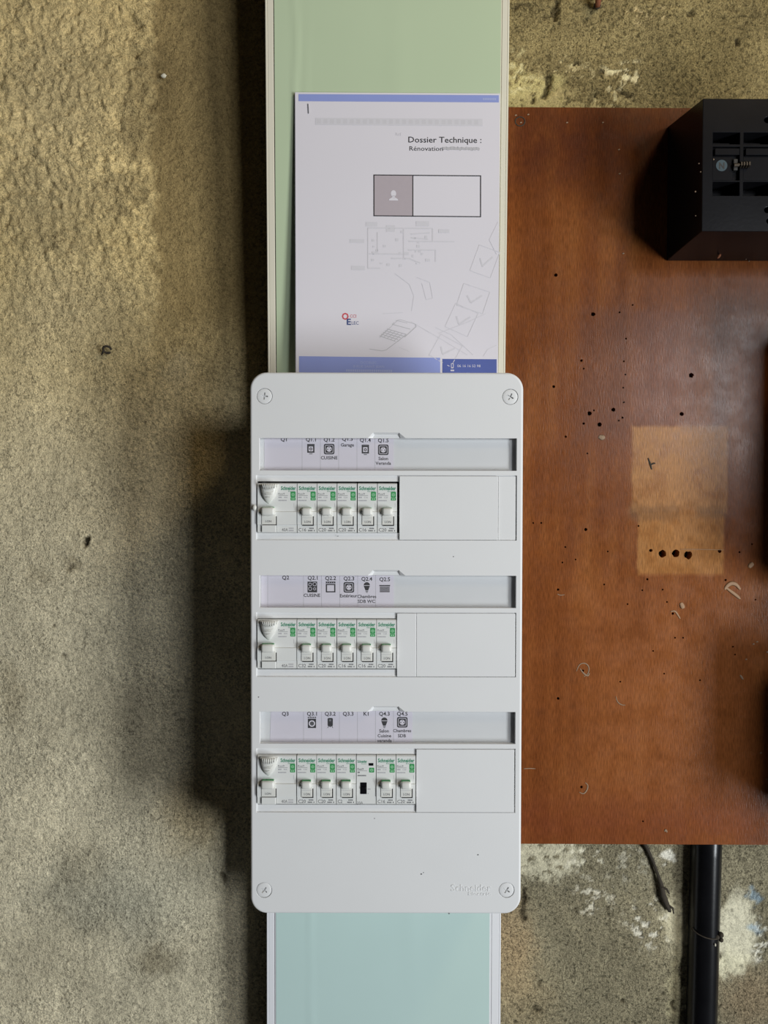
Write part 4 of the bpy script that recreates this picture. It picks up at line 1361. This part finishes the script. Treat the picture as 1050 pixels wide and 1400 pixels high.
ROWTOP = [661.0, 847.3, 1033.2]
rows = [
    (ROWTOP[0], [351.7, 406.2, 433.4, 460.8, 488.6, 515.9], ['C16', 'C20', 'C20', 'C16', 'C20'],
     'top row', ['first narrow breaker right of the wide switch', 'second narrow breaker from the wide switch', 'third and middle narrow breaker', 'fourth narrow breaker, under the label Q1.4', 'last breaker, against the blank plate']),
    (ROWTOP[1], [351.6, 405.9, 433.2, 460.5, 487.7, 514.7], ['C32', 'C20', 'C16', 'C16', 'C20'],
     'middle row', ['first narrow breaker, marked C32', 'second narrow breaker from the wide switch', 'third and middle narrow breaker', 'fourth narrow breaker, under the bulb pictogram', 'last breaker, against the narrow blank plate']),
    (ROWTOP[2], [351.4, 405.8, 432.7, 459.9, 487.1, 514.3, 541.3], ['C20', 'C20', 'C2', None, 'C16', 'C20'],
     'bottom row', ['first narrow breaker right of the wide switch', 'second narrow breaker from the wide switch', 'third narrow breaker, marked C2, left of the contactor', None, 'narrow breaker directly right of the contactor', 'last breaker, against the blank plate']),
]
for (vt, xsx, rat, rname, where) in rows:
    zc = P(525, vt, Y_FACE).z - 34 * q
    X0 = [P(u, vt + 34, Y_FACE).x for u in xsx]
    rcd = build_rcd(X0[0], zc, 'wide white residual-current switch with test shield at the left of the ' + rname)
    if vt == ROWTOP[0]:                            # broken side clip poking out at the left
        p = P(348.0, 694, YF - 0.0022); bm = bmesh.new()
        bmesh.ops.create_icosphere(bm, subdivisions=2, radius=0.0022, matrix=Matrix.Translation(p) @ Matrix.Diagonal((0.9, 0.6, 1.3, 1)))
        bm_obj('side_clip', bm, TOGGLE, rcd, smooth=True)
    for x, r, w in zip(X0[1:], rat, where):
        if r is None:
            build_contactor(x, zc, 'white contactor with black selector window, between breakers in the bottom row')
        else:
            build_breaker(x, zc, r, 'white circuit breaker, ' + rname + ', ' + w)


# ------------------------------------------------------------------ BLACK TERMINAL BOX on the board
def build_terminal_box():
    yb, yf = YB - 0.0002, YB - 0.086
    xl = 0.3022; xr = 0.50
    zb = P(930, 356.6, yb).z
    ztb = P(911, 173.5, yb).z; ztf = P(957.5, 134.8, yf).z
    root = thing('terminal_box', ((xl + xr) / 2, yb, zb), 'black plastic connection box with slots and blue N mark on the wooden board', 'electrical box')
    bm = bmesh.new()
    poly = [(yb, zb), (yf, zb + 0.0006), (yf, ztf), (yb, ztb)]
    a = [bm.verts.new((xl - 0.0008 * (k in (0, 3)), y, z)) for k, (y, z) in enumerate(poly)]; b = [bm.verts.new((xr, y, z)) for y, z in poly]
    for i in range(4): bm.faces.new((a[i], a[(i + 1) % 4], b[(i + 1) % 4], b[i]))
    bm.faces.new(a[::-1]); bm.faces.new(b)
    bmesh.ops.recalc_face_normals(bm, faces=bm.faces[:])
    body = bm_obj('box_body', bm, [BLACKP])
    X = lambda u: P(u, 226, yf).x
    Zv = lambda v: P(990, v, yf).z
    c = bmesh.new()
    cols = [(974.5, 1011), (1016.5, 1059), (1064, 1100)]
    for (u0, u1) in cols:
        for (v0, v1, dp) in ((181, 197, .02), (200.5, 246.5, .0035), (248.5, 267.5, .02)):
            add_box(c, X(u0), X(u1), yf - 0.01, yf + dp, Zv(v1), Zv(v0))
    d = bmesh.new()
    for (u, v, r) in ((1049, 164, 4), (1049, 287, 4), (1052, 302, 4)):
        p = P(u, v, yf); add_cyl(d, (p.x, p.z), r * 0.0007, yf - 0.01, yf + 0.008, 12)
    boolean_cut(body, [c, d], bevel=0.0005)
    body.data.transform(Matrix.Translation(-Vector(root.location))); body.parent = root
    for (u0, u1) in cols:
        bm = bmesh.new(); add_box(bm, X(u0 + 3), X(u1 + 0.2), yf + 0.0002, yf + 0.004, Zv(211.4), Zv(202.4), 0.0004); bm_obj('slot_bar', bm, BLACKP, root)
        bm = bmesh.new(); add_box(bm, X(u0), X(u1 - (8 if u0 < 980 else 6)), yf + 0.0010, yf + 0.0045, Zv(246), Zv(214), 0.0005); bm_obj('slot_plate', bm, BLACKP, root)
        bm = bmesh.new(); add_box(bm, X(u0 + .4), X(u0 + 23), yf + 0.001, yf + 0.012, Zv(196.6), Zv(195.6)); bm_obj('slot_lip', bm, BLACKP, root)
    # neutral mark
    c0 = P(986.6, 226.4, yf + 0.0009)
    bm = bmesh.new(); add_cyl(bm, (c0.x, c0.z), 0.0054, yf + 0.00075, yf + 0.0012, 24)
    dsk = bm_obj('neutral_mark', bm, NBLUE, root)
    dsk['label'] = 'faded blue disc with the letter N'
    pr = Print(); pr.text('N', 986.6, 230.9, 8.6, BLACKD, 1, width=7.4, bold=.03)
    pr.build('neutral_letter', dsk, lambda u, v, l: P(u, v, yf + 0.0009) + Vector((0, -0.00022, 0)))
    # terminal screw with its nuts
    s0 = P(1003, 226, yf - 0.0012); s1 = P(1024, 225, yf - 0.0012)
    bm = bmesh.new()
    add_tube(bm, [s0, s1], 0.0018, 10)
    for f in (.45, .62, .8, .97):
        p = s0.lerp(s1, f); add_tube(bm, [p - Vector((.0007, 0, 0)), p + Vector((.0007, 0, 0))], 0.0031, 6)
    bm_obj('terminal_screw', bm, BRASS, root)
    bm = bmesh.new(); p = P(1004.5, 226, yf + .001); add_box(bm, p.x - .0022, p.x + .0022, yf - .001, yf + .003, p.z - .0055, p.z + .0055, .0008); bm_obj('screw_clamp', bm, BLACKD, root)
    # flecks of plaster caught on the edges, shed insect skin on the underside
    for (u, v, r) in ((955.5, 223.5, .9), (957.8, 235, .9), (950.6, 262, 1.2), (951, 295, .8), (975.5, 218, 1.2), (1020, 354, 1.2), (1024, 357, 1.2), (968, 327, 1.0), (1031, 350, .8)):
        p = P(u, v, yf if v < 316 else yf + (v - 316) / 41 * .086); bm = bmesh.new()
        bmesh.ops.create_icosphere(bm, subdivisions=1, radius=r * .0007, matrix=Matrix.Translation(p)); bm_obj('plaster_fleck', bm, DUST, root)
    p = P(983, 350, yf + .066); bm = bmesh.new()
    bmesh.ops.create_icosphere(bm, subdivisions=2, radius=.0032, matrix=Matrix.Translation((p.x, p.y, p.z)) @ Matrix.Rotation(.6, 4, 'Y') @ Matrix.Diagonal((.5, .5, 1, 1)))
    bm_obj('seed_husk', bm, RUST, root, smooth=True)


build_terminal_box()


# ------------------------------------------------------------------ fittings further along the board (only their shade reaches the view)
def build_meter():
    yb = YB - 0.0002
    root = thing('electricity_meter', (0.53, yb, -0.11), 'dark electricity meter on the wooden board beside the right edge', 'meter')
    bm = bmesh.new(); add_box(bm, 0.447, 0.62, yb - 0.115, yb, -0.10, 0.188, 0.006); bm_obj('meter_housing', bm, BLACKD, root)
    bm = bmesh.new(); add_box(bm, 0.47, 0.60, yb - 0.121, yb - 0.1152, 0.04, 0.16, 0.002); bm_obj('meter_window', bm, GREYP, root)
    bm = bmesh.new(); add_box(bm, 0.46, 0.61, yb - 0.122, yb - 0.1152, -0.085, 0.0, 0.002); bm_obj('terminal_cover', bm, BLACKP, root)
    root = thing('main_switch', (0.53, yb, -0.36), 'black main switch on the lower part of the wooden board beside the right edge', 'switch')
    bm = bmesh.new(); add_box(bm, 0.450, 0.60, yb - 0.115, yb, -0.345, -0.165, 0.008); bm_obj('switch_housing', bm, BLACKD, root)
    bm = bmesh.new(); add_box(bm, 0.50, 0.55, yb - 0.128, yb - 0.1152, -0.28, -0.23, 0.004); bm_obj('switch_button', bm, LOGORED, root)


build_meter()


# ------------------------------------------------------------------ PIPE and small things on the wall
def build_pipe():
    yc = -0.0090; r = 0.0165
    a, b = P(971.5, 1155, -0.02), P(965.0, 1400, -0.02)
    d = (b - a); slope = d.x / d.z
    top = Vector((a.x + slope * 0.05, yc, a.z + 0.05)); bot = Vector((b.x - slope * 0.5, yc, b.z - 0.5))
    root = thing('drain_pipe', bot, 'black vertical pipe set against the cement wall below the wooden board', 'pipe')
    bm = bmesh.new(); add_tube(bm, [top.lerp(bot, k / 12) for k in range(13)], r, 32)
    bm_obj('pipe_tube', bm, PIPEM, root, smooth=True)
    c = P(967, 1279, -0.02); zc = c.z
    bm = bmesh.new()
    pts = []
    for k in range(15):
        t = -1.2 + 2.5 * k / 14
        pts.append((c.x + (r + .0006) * math.sin(t), yc - (r + .0006) * math.cos(t), zc + 0.006 - 0.010 * (k / 14) ** .7))
    add_tube(bm, pts, 0.0007, 6)
    bm_obj('tie_wire', bm, DIRT, root, smooth=True)
    bm = bmesh.new()
    for (u, v, rr) in ((980, 1281, .0030), (985.5, 1278, .0032), (986, 1285, .0026), (977, 1284, .0018)):
        p = P(u, v, -0.022); bmesh.ops.create_icosphere(bm, subdivisions=2, radius=rr, matrix=Matrix.Translation(p))
    bm_obj('wire_knot', bm, DIRT, root, smooth=True)
    p = P(978, 1292, -0.026); bm = bmesh.new(); bmesh.ops.create_icosphere(bm, subdivisions=1, radius=.0012, matrix=Matrix.Translation(p) @ Matrix.Diagonal((.8, .6, 1.6, 1)))
    bm_obj('plaster_fleck', bm, PLASTERW, root)


build_pipe()


def build_small():
    # dried root creeping out from under the board
    pts = [(876, 1146), (885, 1160), (893, 1178), (900, 1197), (904, 1210), (906, 1224), (911, 1236), (916, 1246)]
    rad = [2.4, 2.6, 2.2, 2.2, 3.2, 4.8, 4.2, 2.2]
    pts3 = [P(u, v, -0.004) for u, v in pts]
    bm = bmesh.new(); add_tube(bm, pts3, [r * 0.00078 for r in rad], 8)
    for v in bm.verts: v.co += Vector((random.uniform(-.0004, .0004), random.uniform(-.0004, .0004), random.uniform(-.0004, .0004)))
    root = bm_obj('dried_root', bm, DIRT, loc=pts3[-1], smooth=True)
    tag(root, 'dark dried root hanging on the cement wall left of the black pipe', 'root')
    for (chain) in ([(904, 1212), (912, 1216), (915, 1222)], [(911, 1236), (920, 1242), (921, 1249)]):
        bm = bmesh.new(); add_tube(bm, [P(u, v, -0.005) for u, v in chain], [.0016, .0013, .0008], 6); bm_obj('root_branch', bm, DIRT, root, smooth=True)
    # bent rusty nail in the left wall
    c = P(146.5, 478, -0.006); t = thing('bent_nail', P(146, 480, -0.003), 'small curled rusty nail in the left cement wall', 'nail')
    bm = bmesh.new()
    ring = [Vector((c.x + .0045 * math.cos(a), c.y - .002 * math.sin(a), c.z + .0034 * math.sin(a))) for a in [k * math.pi / 7 for k in range(13)]]
    add_tube(bm, ring, .0013, 7); bm_obj('nail_curl', bm, DIRT, t, smooth=True)
    bm = bmesh.new(); add_tube(bm, [ring[7], P(141.5, 480, -0.006), P(139, 485, -0.004)], [.0014, .0012, .0008], 7); bm_obj('nail_tail', bm, DIRT, t, smooth=True)
    # rusty rod stub above the board
    a, b = P(819.5, -14, -0.014), P(817, 9.5, -0.010)
    t = thing('rusty_stub', b, 'rusty iron stub sticking out of the cement above the board', 'iron stub')
    bm = bmesh.new(); add_tube(bm, [a, a.lerp(b, .6), b], [.0036, .0035, .0026], 8); bm_obj('stub_shaft', bm, RUST, t, smooth=True)
    bm = bmesh.new(); e = P(816.5, 8, -0.005); bmesh.ops.create_icosphere(bm, subdivisions=2, radius=.0045, matrix=Matrix.Translation(e) @ Matrix.Diagonal((1, .7, .8, 1))); bm_obj('hole_dark_lump', bm, DIRT, t, smooth=True)  # dark lump standing in for the black hole at the rod end
    # fleck of white plaster on the left wall
    e = P(223.5, 103.5, -0.003); bm = bmesh.new(); bmesh.ops.create_icosphere(bm, subdivisions=2, radius=.003, matrix=Matrix.Translation(e) @ Matrix.Diagonal((1.1, .6, .8, 1)))
    for v in bm.verts: v.co += Vector((random.uniform(-.0006, .0006), 0, random.uniform(-.0006, .0006)))
    o = bm_obj('plaster_crumb', bm, PLASTERW, loc=e, smooth=True)
    tag(o, 'tiny white plaster crumb stuck high on the left cement wall', 'plaster crumb')


build_small()
